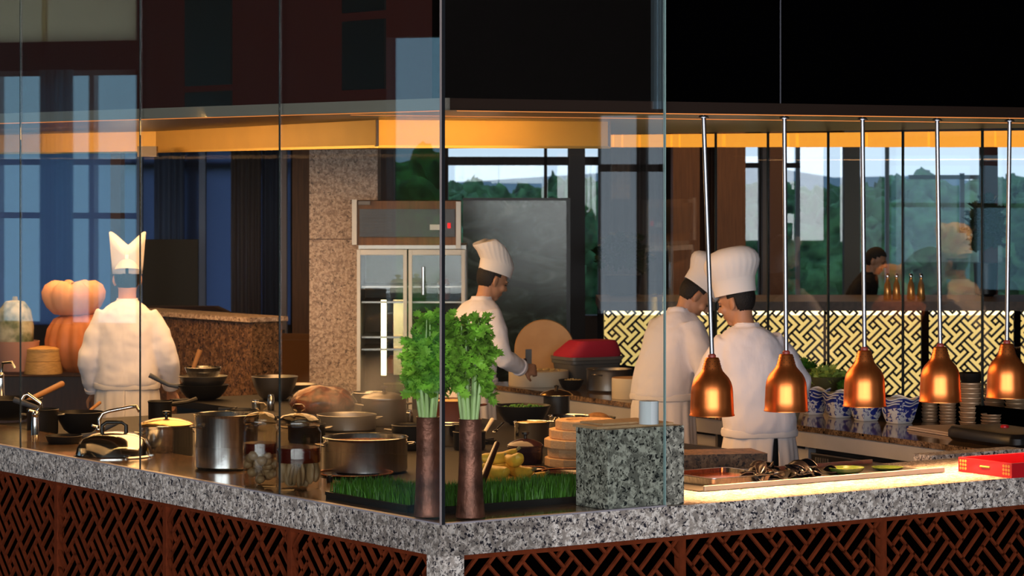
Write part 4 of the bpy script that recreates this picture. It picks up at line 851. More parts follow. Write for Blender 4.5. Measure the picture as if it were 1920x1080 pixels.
# ---------------------------------------------------------------- people
def Rx(a): return Matrix.Rotation(a, 3, 'X')
def Ry(a): return Matrix.Rotation(a, 3, 'Y')
def Rz(a): return Matrix.Rotation(a, 3, 'Z')
wr = bpy.data.textures.new('cloth_folds', 'CLOUDS'); wr.noise_scale = .15; wr.noise_depth = 2
def remesh(o, v, sm=6, disp=0.):
    r = o.modifiers.new('skin', 'REMESH'); r.mode = 'VOXEL'; r.voxel_size = v; r.use_smooth_shade = True
    s = o.modifiers.new('smooth', 'SMOOTH'); s.iterations = sm; s.factor = .5
    if disp: d = o.modifiers.new('folds', 'DISPLACE'); d.texture = wr; d.strength = disp; d.mid_level = .5; d.texture_coords = 'LOCAL'
def oval(c, rx, ry, n=28, R=None, p=2.3):
    out = []
    for j in range(n):
        a = 2*PI*j/n; x = math.copysign(abs(math.cos(a))**(2/p), math.cos(a))*rx; y = math.copysign(abs(math.sin(a))**(2/p), math.sin(a))*ry
        v = Vector((x, y, 0)); out.append(Vector(c)+(R@v if R else v))
    return out
def bent(l0, l1, l2, n=3): return [l0, l1, l2]
def arm_pts(sh, el, wr_):
    sh, el, wr_ = Vector(sh), Vector(el), Vector(wr_); return [sh, sh.lerp(el, .45), sh.lerp(el, .9), el.lerp(wr_, .1)+(el-(sh+wr_)/2)*.05, el.lerp(wr_, .5), wr_]
def hand(m, w, d, pal, curl=.6, side=1):
    """palm, four unequal curled fingers and a thumb; d fingers direction, pal palm normal"""
    w = Vector(w); d = Vector(d).normalized(); pal = Vector(pal); pal = (pal-d*pal.dot(d)).normalized(); s = d.cross(pal)*side
    R = Matrix((s, d, pal)).transposed()
    m.ell(w+d*.045, (.040, .052, .016), R, 14, 9); m.tube([w-d*.02, w+d*.02], [.027, .03], 10, .7)
    for k, (o, L) in enumerate(((-.030, .066), (-.010, .078), (.011, .073), (.030, .058))):
        b = w+d*.082+s*o; p1 = b+(d*math.cos(curl*.5)+pal*math.sin(curl*.5))*L*.42; p2 = p1+(d*math.cos(curl*1.3)+pal*math.sin(curl*1.3))*L*.32; p3 = p2+(d*math.cos(curl*2)+pal*math.sin(curl*2))*L*.26
        m.tube([b-d*.02, b, p1, p2, p3], [.010, .0095, .009, .008, .006], 8)
    b = w+d*.02-s*.03; m.tube([b, b+(-s*.7+d*.6+pal*.3)*.035, b+(-s*.55+d*.9+pal*.6)*.062], [.013, .011, .008], 8)
def person(lbl, loc, yaw, lean=(0, .03), head_yaw=0., pitch=0., arms=None, hat='toque', hat_tilt=(0, 0), jacket=None, scale=1., apron=True, slit=None, hat_h=1., roll=0., shirt=True, name='person', waist=.99):
    """local frame: faces +Y, feet at z=0"""
    T_ = MB(); lx, ly = lean
    def cen(z): k = max(0, min(1, (z-.95)/.52)); return Vector((lx*k, ly*k**1.3, z))
    tors = [(.78, .155, .105), (.88, .17, .12), (.98, .155, .11), (1.08, .145, .10), (1.2, .155, .11), (1.32, .155, .105), (1.39, .14, .085), (1.43, .09, .07), (1.475, .06, .055)]
    T_.rings([oval(cen(z), a, b) for z, a, b in tors])
    nk = cen(1.45); Rh = Rz(head_yaw)@Rx(-pitch)@Ry(roll)
    hc = nk+Vector((0, .005, .07))+Rh@Vector((0, .035, .105))
    T_.tube([nk-Vector((0, 0, .03)), nk.lerp(hc, .4), hc+Rh@Vector((0, -.02, -.04))], [.062, .055, .056], 16)
    E = lambda c, r, n=20, k=12: T_.ell(hc+Rh@Vector(c), r, Rh, n, k)
    E((0, -.008, .018), (.076, .095, .098), 28, 18); E((0, .022, -.045), (.060, .066, .070), 24, 14); E((0, .056, -.095), (.028, .026, .024)); E((0, .100, -.022), (.012, .020, .017)); E((0, .094, .002), (.009, .012, .030))
    E((0, .082, -.062), (.024, .014, .008)); E((0, .081, -.071), (.021, .013, .007)); E((.034, .074, .018), (.024, .013, .008)); E((-.034, .074, .018), (.024, .013, .008)); E((.042, .062, -.03), (.022, .024, .024)); E((-.042, .062, -.03), (.022, .024, .024))
    for s in (-1, 1): T_.ell(hc+Rh@Vector((s*.080, -.012, -.012)), (.009, .020, .034), Rh@Rz(s*.35), 14, 10); T_.ell(hc+Rh@Vector((s*.077, -.004, -.036)), (.008, .011, .014), Rh, 10, 8)
    arms = arms or [((-.25, .06, 1.16), (-.20, .26, 1.08)), ((.25, .06, 1.16), (.20, .26, 1.08))]
    A = []
    for i, ar in enumerate(arms):
        s = -1 if i == 0 else 1; sh = cen(1.39)+Vector((s*.142, 0, 0)); pts = arm_pts(sh, ar[0], ar[1]); A.append(pts)
        T_.tube(pts, [.044, .043, .040, .040, .035, .026], 14)
        d = ar[2] if len(ar) > 2 else (Vector(ar[1])-Vector(ar[0])); pal = ar[3] if len(ar) > 3 else (-s*.3, 0, -1)
        hand(T_, Vector(ar[1])+Vector(d).normalized()*.01, d, pal, ar[4] if len(ar) > 4 else .6, s)
    for s in (-1, 1):
        T_.tube([(s*.085, 0, .86), (s*.09, .01, .66), (s*.092, .015, .47), (s*.093, .0, .28), (s*.095, -.02, .09)], [.088, .078, .056, .052, .036], 14)
        T_.tube([(s*.095, -.05, .04), (s*.10, .04, .045), (s*.105, .14, .025)], [.036, .036, .026], 12, .8)
    o = T_.build(name, SKIN, loc=loc, rz=yaw, label=lbl, cat='person'); o.scale = (scale,)*3; remesh(o, .0065, 3)
    # eyes
    for s in (-1, 1):
        m = MB(); m.ell(hc+Rh@Vector((s*.032, .0835, -.002)), (.011, .006, .0045), Rh, 12, 8); m.build('eye', BLACK, o)
        m = MB(); m.tube([hc+Rh@Vector((s*.016, .093, .018)), hc+Rh@Vector((s*.034, .090, .023)), hc+Rh@Vector((s*.052, .079, .017))], [.002, .003, .002], 6); m.build('eyebrow', HAIR, o)
    # hair: a shell over skull with the face and ears left open
    m = MB(); n, k = 64, 40; c = Vector((0, -.010, .020)); rr = (.0835, .1035, .108)
    for i in range(k+1):
        for j in range(n):
            tt = PI*i/k; a = 2*PI*j/n; m.v.append(c+Vector((rr[0]*math.sin(tt)*math.cos(a), rr[1]*math.sin(tt)*math.sin(a), rr[2]*math.cos(tt)))*(1+.02*noise.noise(Vector((a*9, tt*2, 3)))))
    def keep(p):
        if p.z < -.068+.1*max(0, -p.y-.02)*-1*.2: return False
        if p.y > .045 and p.z < .062: return False
        if p.y > -.025 and p.z < .012-.0: return False if abs(p.x) > .0 else False
        if p.y > .015 and p.z < .04: return False
        return True
    for i in range(k):
        for j in range(n):
            q = [i*n+j, i*n+(j+1) % n, (i+1)*n+(j+1) % n, (i+1)*n+j]
            if all(keep(m.v[t_]) for t_ in q): m.f.append(tuple(q)); m.mi.append(0)
    m.v = [hc+Rh@p for p in m.v]; h = m.build('hair', HAIR, o); s_ = h.modifiers.new('t', 'SOLIDIFY'); s_.thickness = .010; s_.offset = -1
    # jacket
    J = jacket or WHITE; m = MB(); wz = waist
    pr = [(wz-.055, .150, .115), (wz-.04, .180, .148), (wz-.01, .195, .168), (wz+.05, .193, .170), (wz+.14, .185, .160), (1.22, .182, .152), (1.30, .186, .148), (1.365, .185, .138), (1.41, .160, .120), (1.445, .125, .100), (1.472, .086, .084)]
    m.rings([oval(cen(z)+Vector((0, -.008, 0)), a, b, 40) for z, a, b in pr])
    for i, pts in enumerate(A):
        s = -1 if i == 0 else 1; p = [pts[0]+Vector((-s*.03, 0, .005))]+pts[1:]; p[-1] = pts[-2].lerp(pts[-1], .82)
        m.tube(p, [.082, .080, .072, .067, .061, .051], 20)
    m.tube([cen(1.44)+Vector((0, -.004, 0)), nk+Vector((0, .004, .045))], [.074, .066], 24)
    j = m.build('chef_jacket' if shirt else 'jacket', J, o); remesh(j, .010, 4, .030)
    m = MB(); m.rings([oval(nk+Vector((0, .002, .005)), .070, .068, 28), oval(nk+Vector((0, .006, .050)), .064, .063, 28), oval(nk+Vector((0, .006, .050)), .058, .057, 28), oval(nk+Vector((0, .002, .01)), .062, .06, 28)], cap=False); m.build('collar', J, j)
    for i, pts in enumerate(A):
        e, w = pts[-2], pts[-1]; m = MB(); m.tube([e.lerp(w, .70), e.lerp(w, .88)], [.056, .053], 20); m.build('cuff', J, j)
    # trousers and shoes
    m = MB(); m.rings([oval((0, 0, .70), .16, .12), oval((0, 0, .80), .175, .13), oval((0, 0, .93), .165, .125)])
    for s in (-1, 1): m.tube([(s*.085, 0, .84), (s*.09, .01, .66), (s*.094, .015, .45), (s*.095, .0, .25), (s*.097, -.02, .09)], [.098, .096, .082, .075, .07], 16)
    tr = m.build('trousers', TROUSER, o); remesh(tr, .014, 3)
    for s in (-1, 1): m = MB(); m.tube([(s*.097, -.09, .045), (s*.10, -.02, .05), (s*.104, .08, .045), (s*.108, .17, .03)], [.036, .046, .044, .034], 14, .8); m.v = [Vector((p.x, p.y, max(0, p.z))) for p in m.v]; m.build('shoe', BLACK, o)
    if apron:
        m = MB(); n = 120; gap = slit if slit is not None else None; rs = []
        for z, k in ((wz+.015, 0), (wz-.02, .1), (wz-.08, .3), (.80, .5), (.66, .75), (.52, 1.)):
            r = []
            for q in range(n+1):
                u = q/n; a = 2*PI*u+(gap or -PI/2); op = 0.
                if gap is not None: a = gap+.02+(2*PI-.04-.30*k)*u
                f = 1+.05*k*math.sin(11*a+1.3*math.sin(3*a))+.03*k*math.sin(23*a)
                rx, ry = .183+.035*k, .150+.04*k
                r.append(cen(z)*1+Vector((math.cos(a)*rx*f, math.sin(a)*ry*f-.002, 0)))
            rs.append(r)
        m.rings(rs, cap=False, closed=False); ap = m.build('apron', APRON, o, fix=False); s_ = ap.modifiers.new('t', 'SOLIDIFY'); s_.thickness = .004; d = ap.modifiers.new('folds', 'DISPLACE'); d.texture = wr; d.strength = .018; d.texture_coords = 'LOCAL'
        m = MB(); rs = []
        for z, e in ((wz-.045, .0), (wz-.04, .010), (wz-.022, .014), (wz-.005, .010), (wz, 0)): rs.append([p for p in oval(cen(z), .192+e, .158+e, 48)])
        m.rings(rs, cap=False); m.v = [p*1+Vector((0, 0, .004*noise.noise(p*20))) for p in m.v]; m.build('apron_waistband', APRON, ap)
    # hat
    if hat:
        tx_, ty_ = hat_tilt; n = 96; rings = []
        if hat == 'toque':
            prof = [(-.004, 1.0, 0), (.03, 1.02, 0), (.078, 1.07, 0), (.084, 1.10, .15), (.11, 1.20, .8), (.135, 1.30, 1), (.165, 1.36, .8), (.195, 1.32, .5), (.222, 1.17, .3), (.245, .92, .2), (.258, .58, .1), (.262, .05, 0)]
            for z, k, pl in prof:
                z *= hat_h; r = []
                for q in range(n):
                    a = 2*PI*q/n; f = k*(1-.022*pl*(1+math.cos(24*a))/2)
                    r.append(Vector((math.cos(a)*.098*f+tx_*max(0, z-.06), math.sin(a)*.115*f-.004+ty_*max(0, z-.06), .043+z+(.012 if z < .05 else 0)*0)))
                rings.append(r)
            m = MB(); m.rings(rings, cap=False); m.f.append(tuple(range((len(rings)-1)*n, len(rings)*n))); m.mi.append(0)
        elif hat == 'slouch':      # pleated hat whose crown flops to one side with a pointed fold
            prof = [(-.004, 1.0, 0), (.03, 1.02, 0), (.075, 1.05, 0), (.08, 1.07, .3), (.12, 1.12, 1), (.16, 1.18, 1), (.185, 1.12, .6), (.20, .75, .3), (.205, .3, 0), (.205, .02, 0)]
            for z, k, pl in prof:
                z *= hat_h; r = []
                for q in range(n):
                    a = 2*PI*q/n; f = k*(1-.03*pl*(1+math.cos(24*a))/2); lift = max(0, z-.10)*(.45*math.cos(a*2)*1.1-.05)*(k > .5)
                    r.append(Vector((math.cos(a)*.089*f+tx_*max(0, z-.06), math.sin(a)*.108*f+ty_*max(0, z-.06), .043+z+lift)))
                rings.append(r)
            m = MB(); m.rings(rings, cap=False); m.f.append(tuple(range((len(rings)-1)*n, len(rings)*n))); m.mi.append(0)
        else:                      # folded paper hat: open top, two peaks, notch at the back
            outer = []; inner = []
            for lv in (0, .25, .5, .75, 1.):
                r = []; r2 = []
                for q in range(n+1):
                    a = -PI/2+.10+(2*PI-.20)*q/n; bk = math.cos(a+PI/2)   # 1 at the back
                    top = .115+.125*(abs(math.cos(a))**1.2)+.05*max(0, -bk)
                    f = 1.0+.22*lv; zz = .04+lv*top-.012*(1-lv)
                    x = math.cos(a)*.092*f; y = math.sin(a)*.110*f
                    r.append(Vector((x, y, zz)))
                outer.append(r)
            m = MB(); m.rings(outer, cap=False, closed=False)
        m.v = [hc+Rh@Rx(.10)@p for p in m.v]; h = m.build('chef_hat', WHITE_P, o, fix=(hat != 'folded'), angle=60)
        if hat == 'folded':
            s_ = h.modifiers.new('t', 'SOLIDIFY'); s_.thickness = .003
            m = MB(); m.rings([[hc+Rh@Vector((math.cos(a)*.088, math.sin(a)*.104, z)) for a in [2*PI*q/48 for q in range(48)]] for z in (.035, .060)], cap=False); m.build('hat_band', WHITE_P, h)
            m = MB(); m.rings([[hc+Rh@Vector((math.cos(a)*.05*k, math.sin(a)*.085*k-.01, z)) for a in [2*PI*q/32 for q in range(32)]] for z, k in ((.05, 1.7), (.11, 1.5), (.14, .7), (.145, .02))], cap=False); m.build('hat_lining', WHITE_P, h)
    return o
FL = lambda x, Y: Vector((wx(x, Y), Y, 0))
def turn(dx, dy): return math.atan2(dy, dx)-PI/2     # yaw that faces this direction
# chef seen from behind at the range
person('chef seen from the back in white jacket and folded paper hat', FL(238, 18.1), turn(-.05, 1), lean=(0, .02), head_yaw=.05, pitch=.12, hat='folded',
       arms=[((-.235, -.03, 1.12), (-.205, .06, .92), (.1, .6, -.6)), ((.245, -.02, 1.14), (.265, .12, .94), (.0, .5, -.9))], waist=.99, scale=1.0)
# chef chopping
person('chef in profile chopping at the round cream block, white hat flopping backwards', FL(877, 18.35), turn(.86, .50), lean=(0, .10), head_yaw=-.1, pitch=.42, hat='slouch', hat_tilt=(-.05, -.75),
       arms=[((-.22, .15, 1.17), (-.08, .34, 1.09), (.3, 1, -.25)), ((.245, .10, 1.14), (.16, .30, 1.05), (-.1, 1, -.1), (-1, 0, -.3), 1.1)], hat_h=.84, waist=1.0)
# the pair under the heat lamps
person('bent-over chef in white behind the tall granite block, looking down', FL(1243, 16.75), turn(.80, .60), lean=(-.03, .15), head_yaw=-.45, pitch=.78, hat='toque', hat_tilt=(0, -.1),
       arms=[((-.27, .12, 1.13), (-.12, .36, 1.03)), ((.285, .10, 1.12), (.20, .35, 1.0))], waist=1.03, hat_h=.76)
person('bowed chef in white behind the first two heat lamps, back turned, tall rounded hat', FL(1424, 15.55), turn(-.25, .97), lean=(-.06, .03), head_yaw=.80, pitch=.30, hat='toque', hat_tilt=(.0, -.10),
       arms=[((-.275, .10, 1.14), (-.14, .33, 1.04)), ((.275, .10, 1.14), (.15, .34, 1.04))], waist=.94, slit=-PI/2+.22, hat_h=.95, scale=.99)
# cleaver in the chopping chef's hand
q = P(991, 672, 18.62); t = T('cleaver', 'grey steel cleaver held upright over the round chopping block', 'cleaver', q, .5)
m = MB(); m.b2((-.022, -.002, -.055), (.022, .002, .058)); m.build('blade', STEEL_D, t, smooth=False)
m = MB(); m.tube([(-.02, 0, -.01), (-.13, -.02, -.03)], [.012, .014], 10); m.build('handle', DWOOD, t)
# figure reflected in the back glass, modelled as a guest behind the bar
person('black-jacketed figure replacing a reflection in the back glass, leaning over the far side of the bar', FL(1598, 25.75), turn(.9, -.3), lean=(0, .16), pitch=.35, hat=None, jacket=mat('black_jacket', (.012, .010, .010), .9), apron=False, shirt=False, scale=.93)
# ---------------------------------------------------------------- heat lamps
HL = mat('lamp_inside', (.9, .55, .3), .3, .8); BULB = emis('hot_bulb', (1, .45, .12), 30); PIPE = mat('brushed_pipe', (.36, .37, .40), .35, 1.)
LX = [(1335, 1319), (1474, 1470.5), (1621, 1617), (1763, 1757), (1888, 1893)]
HOLE = mat('vent_hole', (.02, .008, .004), .9)
for i, (xb, xt) in enumerate(LX):
    u = uK(xb, .30); c = K(u, .30, 1.292); r = .0905
    t = T('heat_lamp', ['first heat lamp with copper shade, next to the tall granite block', 'second copper-shaded heat lamp, before the shoulder of the bowed chef', 'third and middle one of the copper heat lamps, before the blue and white bowls', 'fourth copper heat lamp, before the stacked steel dishes', 'last copper heat lamp, above the red lacquer tray'][i], 'lamp', c, ANG, 'copper heat lamps')
    m = MB(); m.lathe([(r*.985, .002), (r*1.02, 0), (r*1.02, .004), (r*.99, .008), (r*.97, .05), (r*.945, .10), (r*.92, .118), (r*.86, .137), (r*.76, .154), (r*.62, .168), (r*.49, .182), (r*.43, .194), (r*.32, .232), (r*.29, .236), (r*.12, .238), (r*.10, .232), (r*.38, .18), (r*.7, .15), (r*.85, .125), (r*.92, .05)], 64, cap=False); s = m.build('shade', COPPER, t, angle=50)
    m = MB()
    for z, rr, k in ((.222, .352, 10), (.212, .378, 10), (.202, .405, 10), (.192, .437, 10)):
        for j in range(k):
            a = 2*PI*(j+.5*(z in (.212, .192)))/k; m.ell((math.cos(a)*r*rr*1.0, math.sin(a)*r*rr*1.0, z), (.0018, .0018, .0018), None, 6, 4)
    m.build('vent_holes', HOLE, s)
    m = MB(); m.lathe([(.013, .236), (.016, .238), (.016, .246), (.010, .252)], 20); m.build('cap', mat('red_collar', (.4, .06, .04), .4) if 'red_collar' not in bpy.data.materials else bpy.data.materials['red_collar'], s)
    Ymid = c.y; tx0 = (xt-960)/FPX*Ymid-c.x; top = Matrix.Rotation(-ANG, 3, 'Z')@Vector((tx0*(-1 if False else 1), 0, ZS-c.z))
    x672 = {0: 1328}.get(i, xb-2); 
    m = MB(); m.tube([(0, 0, .244), top], .0095, 16); m.build('rod', PIPE, t)
    m = MB(); m.lathe([(.022, 0), (.022, .004), (.014, .01)], 20, c=(top.x, top.y, top.z-.011)); m.build('ceiling_rose', PIPE, t)
    m = MB(); m.ell((0, 0, .09), (.032, .032, .042)); m.build('bulb', BULB, t)
    l = bpy.data.lights.new('heat_bulb', 'SPOT'); l.energy = 55; l.color = (1, .50, .20); l.spot_size = math.radians(105); l.spot_blend = .7; l.shadow_soft_size = .035
    lo = bpy.data.objects.new('heat_bulb', l); COL.objects.link(lo); lo.parent = t; lo.location = (0, 0, .035)
# ---------------------------------------------------------------- food tray on the heat lamp counter
ur0, ur1 = uK(1320, .33), uK(1770, .33)
t = T('display_tray', 'long shallow steel display tray sunk behind its bright front rail under the heat lamps', 'tray', (0, 0, 0))
m = MB(); kbox(ur0, ur1, .325, .337, Z+.002, Z+.024, m); m.build('front_rail', mat('satin_rail', (.7, .68, .64), .45, .7), t, smooth=False, bev=.002)
m = MB(); kbox(ur0-.02, ur1, .338, .80, Z+.0005, Z+.004, m); m.build('base', STEEL_D, t, smooth=False)
m = MB(); kbox(ur0-.02, ur1, .79, .80, Z+.004, Z+.020, m); m.build('back_rail', STEEL_D, t, smooth=False)
def pan(u0, u1, v0, v1, z, h, lbl, cont=None):
    t = T('food_pan', lbl, 'pan', K((u0+u1)/2, (v0+v1)/2, z), ANG); w, d = (u1-u0)/2, (v1-v0)/2; m = MB()
    def rr(w, d, z, n=6, R=.035):
        o = []
        for cx, cy, a0 in ((w-R, d-R, 0), (-w+R, d-R, PI/2), (-w+R, -d+R, PI), (w-R, -d+R, 1.5*PI)):
            for k in range(n+1): a = a0+PI/2*k/n; o.append(Vector((cx+R*math.cos(a), cy+R*math.sin(a), z)))
        return o
    m.rings([rr(w-.02, d-.02, 0), rr(w-.008, d-.008, h*.9), rr(w, d, h), rr(w, d, h+.003), rr(w-.012, d-.012, h+.003), rr(w-.022, d-.022, .004)]); m.build('body', STEEL, t)
    if cont: m = MB(); m.rings([rr(w-.022, d-.022, h*.45), rr(w-.018, d-.018, h*.55)]); m.build('contents', cont, t)
    return t
pan(uK(1300, .55)-.02, uK(1300, .55)+.33, .40, .74, Z+.0045, .034, 'shallow steel food pan with rounded corners by the tall granite block', mat('red_sauce', (.30, .07, .03), .15))
# shells
SHM = T('mussel', 'open black shell in the heap on the steel display tray', 'shell', (0, 0, 0), 0, 'heap of black shells')
for s in (-1, 1):
    m = MB(); prof = []
    for i in range(9):
        tt = i/8; wdt = .017*math.sin(PI*tt**.75)+.001; x = (tt-.5)*.062; row = []
        for j in range(9): a = PI*j/8; row.append(Vector((x, wdt*math.cos(a), .009*math.sin(a)*math.sin(PI*tt**.8)+.0)))
        prof.append(row)
    m.rings(prof, cap=False, closed=False); R = Rx(.75*s) if s > 0 else Rx(PI-.5); m.v = [R@p+Vector((0, 0, .012)) for p in m.v]; o = m.build('shell_half', MUSS, SHM); q_ = o.modifiers.new('t', 'SOLIDIFY'); q_.thickness = .0015
R_ = random.Random(21); first = True
for i in range(30):
    x = R_.choice([R_.gauss(1430, 14), R_.gauss(1500, 16), R_.uniform(1400, 1560)]); x = max(1400, min(1556, x)); v = R_.uniform(.42, .60); u = uK(x, v); lay = 0 if i < 16 else (.018 if i < 25 else .034)
    if lay: x = R_.choice([1425, 1432, 1440, 1495, 1503, 1512])+R_.uniform(-7, 7); v = R_.uniform(.46, .56); u = uK(x, v)
    o = SHM if first else dup(SHM, None); first = False; o.location = K(u, v, Z+.0045+lay); o.rotation_euler = (R_.uniform(-.5, .5), R_.uniform(-.5, .5), R_.uniform(0, 6)); s_ = R_.uniform(1.4, 1.9); o.scale = (s_,)*3
u = uK(1587, .5); t = T('green_dish', 'olive green oval dish of sauce at the end of the shell heap', 'dish', K(u, .5, Z+.0045), ANG); m = MB(); r = 35*sc(12.9)
m.lathe([(r*.6, 0), (r*.9, .014), (r, .028), (r*.96, .029), (r*.85, .016), (.01, .008)], 48, sy=.9); m.build('body', mat('green_glaze', (.10, .16, .03), .25), t); m = MB(); m.lathe([(r*.86, .018), (r*.4, .021), (.001, .022)], 36, sy=.9); m.build('contents', mat('green_sauce', (.22, .26, .05), .2, var=.3, vscale=60), t)
u = uK(1670, .5); m = MB(); r = 30*sc(13); m.lathe([(r*.6, 0), (r*.9, .006), (r, .013), (r*.85, .008), (.01, .006)], 48); m.build('green_dish', bpy.data.materials['green_glaze'], loc=K(u, .52, Z+.0045), label='flat green dish barely showing over the bright tray rail', cat='dish')
# red lacquer tray
a = PZ(1797, 884, .98); b = PZ(1897, 897, .98); e = (b-a); L1 = e.length; e.normalize(); f = Vector((-e.y, e.x, 0)); L2 = .48; th_ = math.atan2(e.y, e.x)
t = T('red_tray', 'red lacquer tray with gold corner ornaments at the end of the heat lamp counter', 'tray', Vector((a.x, a.y, Z+.0006)), th_); h = .062
m = MB(); m.b2((0, 0, 0), (L1, L2, .008)); m.b2((0, 0, .008), (L1, .012, h)); m.b2((0, L2-.012, .008), (L1, L2, h)); m.b2((0, .012, .008), (.012, L2-.012, h)); m.b2((L1-.012, .012, .008), (L1, L2-.012, h)); m.build('body', RED, t, smooth=False)
for x0, x1 in ((.006, .055), (L1-.06, L1-.01)):
    m = MB(); R_ = random.Random(2)
    for k in range(9): cx = x0+(x1-x0)*((k % 3)+.5)/3; cz = .016+.016*(k//3); m.lathe([(.002, -.0012), (.0065, -.001), (.0065, .0002), (.001, .0006)], 12, c=(cx, -.0005, cz), R=Rx(PI/2)); 
    m.build('gold_corner', GOLDLEAF, t)
m = MB(); m.tube([(L1*.42, -.001, .034), (L1*.60, -.001, .034)], .005, 8); m.build('handle_slot', GOLDLEAF, t)
# ---------------------------------------------------------------- things on the back counter
def qat(x, yb, w, z=ZB): return at(x, yb, z, w)
c, r = qat(1010, 727, 113); m = MB(); h = .098; m.lathe([(r*.985, 0), (r, .005), (r, h-.006), (r*.98, h), (.002, h)], 64); m.build('chopping_block', CREAM, loc=(c.x, c.y, ZB+.0005), label='round cream chopping block under the cleaver on the back counter', cat='chopping block')
zt = ZB+.0005+h; R_ = random.Random(8); m = MB()
for k in range(26): a = R_.uniform(0, 6.28); q = r*.7*R_.random(); m.ell((q*math.cos(a), q*math.sin(a)*.6, .006), (.016, .011, .007), Rz(R_.uniform(0, 3)), 8, 5)
m.build('chopped_food', NOOD, loc=(c.x+.02, c.y-.03, zt), label='pale chopped food scattered on the round chopping block', cat='food', kind='stuff')
cD = P(1021, 640, 19.5); rD = 56.5*sc(19.5); m = MB(); m.lathe([(rD*.2, -.03), (rD*.97, -.03), (rD, -.02), (rD, .02), (rD*.97, .03), (.002, .03)], 72, R=Rx(PI/2-.08)); m.v = [p for p in m.v]
m.build('round_board', TANW, loc=(cD.x, cD.y+.02, ZB+rD*1.0+.0), label='large round tan wooden board standing upright behind the chopping block', cat='board', angle=50)
c, r = qat(1172+14, 750, 78); m = MB(); h = .125; m.lathe([(r*.985, 0), (r, .004), (r, h-.005), (r*.985, h)], 56); m.cur = 1; m.lathe([(r*.985, h), (r*.98, h+.0015), (.002, h+.0015)], 56); m.build('chopping_block', [CREAM, OWOOD], loc=(c.x, c.y, ZB+.0005), label='cream cylindrical block beside the bent-over chef', cat='chopping block')
cc = P(1100, 690, 19.2); t = T('storage_tub', 'translucent grey storage tub stack under the crimson cloth', 'tub', (cc.x, cc.y, ZB+.0005), AB); w_ = 43*sc(19.2)
m = MB(); m.rings([oval((0, 0, 0), w_*.88, .17, 40, p=7), oval((0, 0, .13), w_*.97, .19, 40, p=7), oval((0, 0, .135), w_*1.03, .2, 40, p=7), oval((0, 0, .155), w_*1.03, .2, 40, p=7), oval((0, 0, .157), w_*.93, .18, 40, p=7)]); m.build('body', mat('grey_plastic', (.10, .10, .10), .25), t)
m = MB(); m.rings([oval((0, 0, .158), w_*1.06, .205, 40, p=7), oval((0, 0, .178), w_*1.06, .205, 40, p=7)]); m.build('lid', mat('grey_plastic_lid', (.15, .14, .13), .3), t)
m = MB(); m.rings([oval((0, 0, 0), w_*1.10, .20, 40, p=4), oval((.01, 0, .02), w_*1.10, .20, 40, p=4), oval((.06, 0, .085), w_*.80, .16, 40, p=4), oval((.07, 0, .105), w_*.72, .14, 40, p=4), oval((.07, 0, .108), w_*.4, .08, 40, p=4)]); m.build('crimson_cloth', PINK, loc=(cc.x, cc.y, ZB+.179), rz=AB, label='folded crimson cloth cover on top of the grey storage tub', cat='cloth', smooth=True)
# lettuce bowls
def lettuce(x, dq, w, hp_, z, d_, lbl, mt=LETT):
    c = Q(onQ(x, dq), dq); r = w/2*sc(c.y); h = hp_*sc(c.y); t = T('salad_bowl', lbl, 'bowl', (c.x, c.y, z+.0005)); m = MB(); m.lathe([(r*.5, 0), (r*.6, .003), (r*.9, h*.5), (r, h*.92), (r*1.02, h), (r*.95, h), (r*.85, h*.6), (.01, h*.4)], 48); m.build('body', OLIVEB, t)
    m = MB(); R_ = random.Random(int(x))
    for i in range(130):
        a = R_.uniform(0, 6.28); q = r*.85*R_.random()**.5; L = leaf_mesh(R_.uniform(.03, .055), R_); Rm = Rz(R_.uniform(0, 6))@Rx(R_.uniform(-1.2, 1.2))@Ry(R_.uniform(-1, 1)); p = Vector((q*math.cos(a), q*math.sin(a), h*.9+.05*(1-(q/r)**2)*R_.random())); nl = len(L); m.add([p+Rm@v for v in L]+[p+Rm@Vector((0, .02, 0))], [(j, (j+1) % nl, nl) for j in range(nl)])
    m.build('salad', mt, t, kind='stuff', fix=False)
m = MB(); sa, sb = onQ(1492, .68), onQ(1636, .68); qbox(sa, sb, .60, .775, ZB+.0005, ZB+.055, m); m.build('shelf_riser', STEEL_D, smooth=False, label='low steel riser under the salad bowls behind the blue and white bowls', cat='riser')
lettuce(1546, .69, 80, 46, ZB+.056, 0, 'olive bowl heaped with pale green lettuce behind the second heat lamp')
lettuce(1598, .69, 44, 30, ZB+.056, 0, 'smaller olive bowl of dark greens behind the third heat lamp', HERB)
lettuce(1508, .69, 40, 56, ZB+.056, 0, 'dark leafy bowl half hidden by the shoulder of the bowed chef', HERB)
c, r = qat(1478, 791, 46); m = MB(); h = 30*sc(c.y); m.lathe([(r*.7, 0), (r*.75, .002), (r, h*.6), (r*1.0, h), (r*.93, h), (r*.9, h*.6), (.01, h*.3)], 40); m.build('beige_bowl', mat('beige_ceramic', (.30, .24, .15), .4), loc=(c.x, c.y, ZB+.0005), label='beige ceramic bowl under the second heat lamp', cat='bowl')
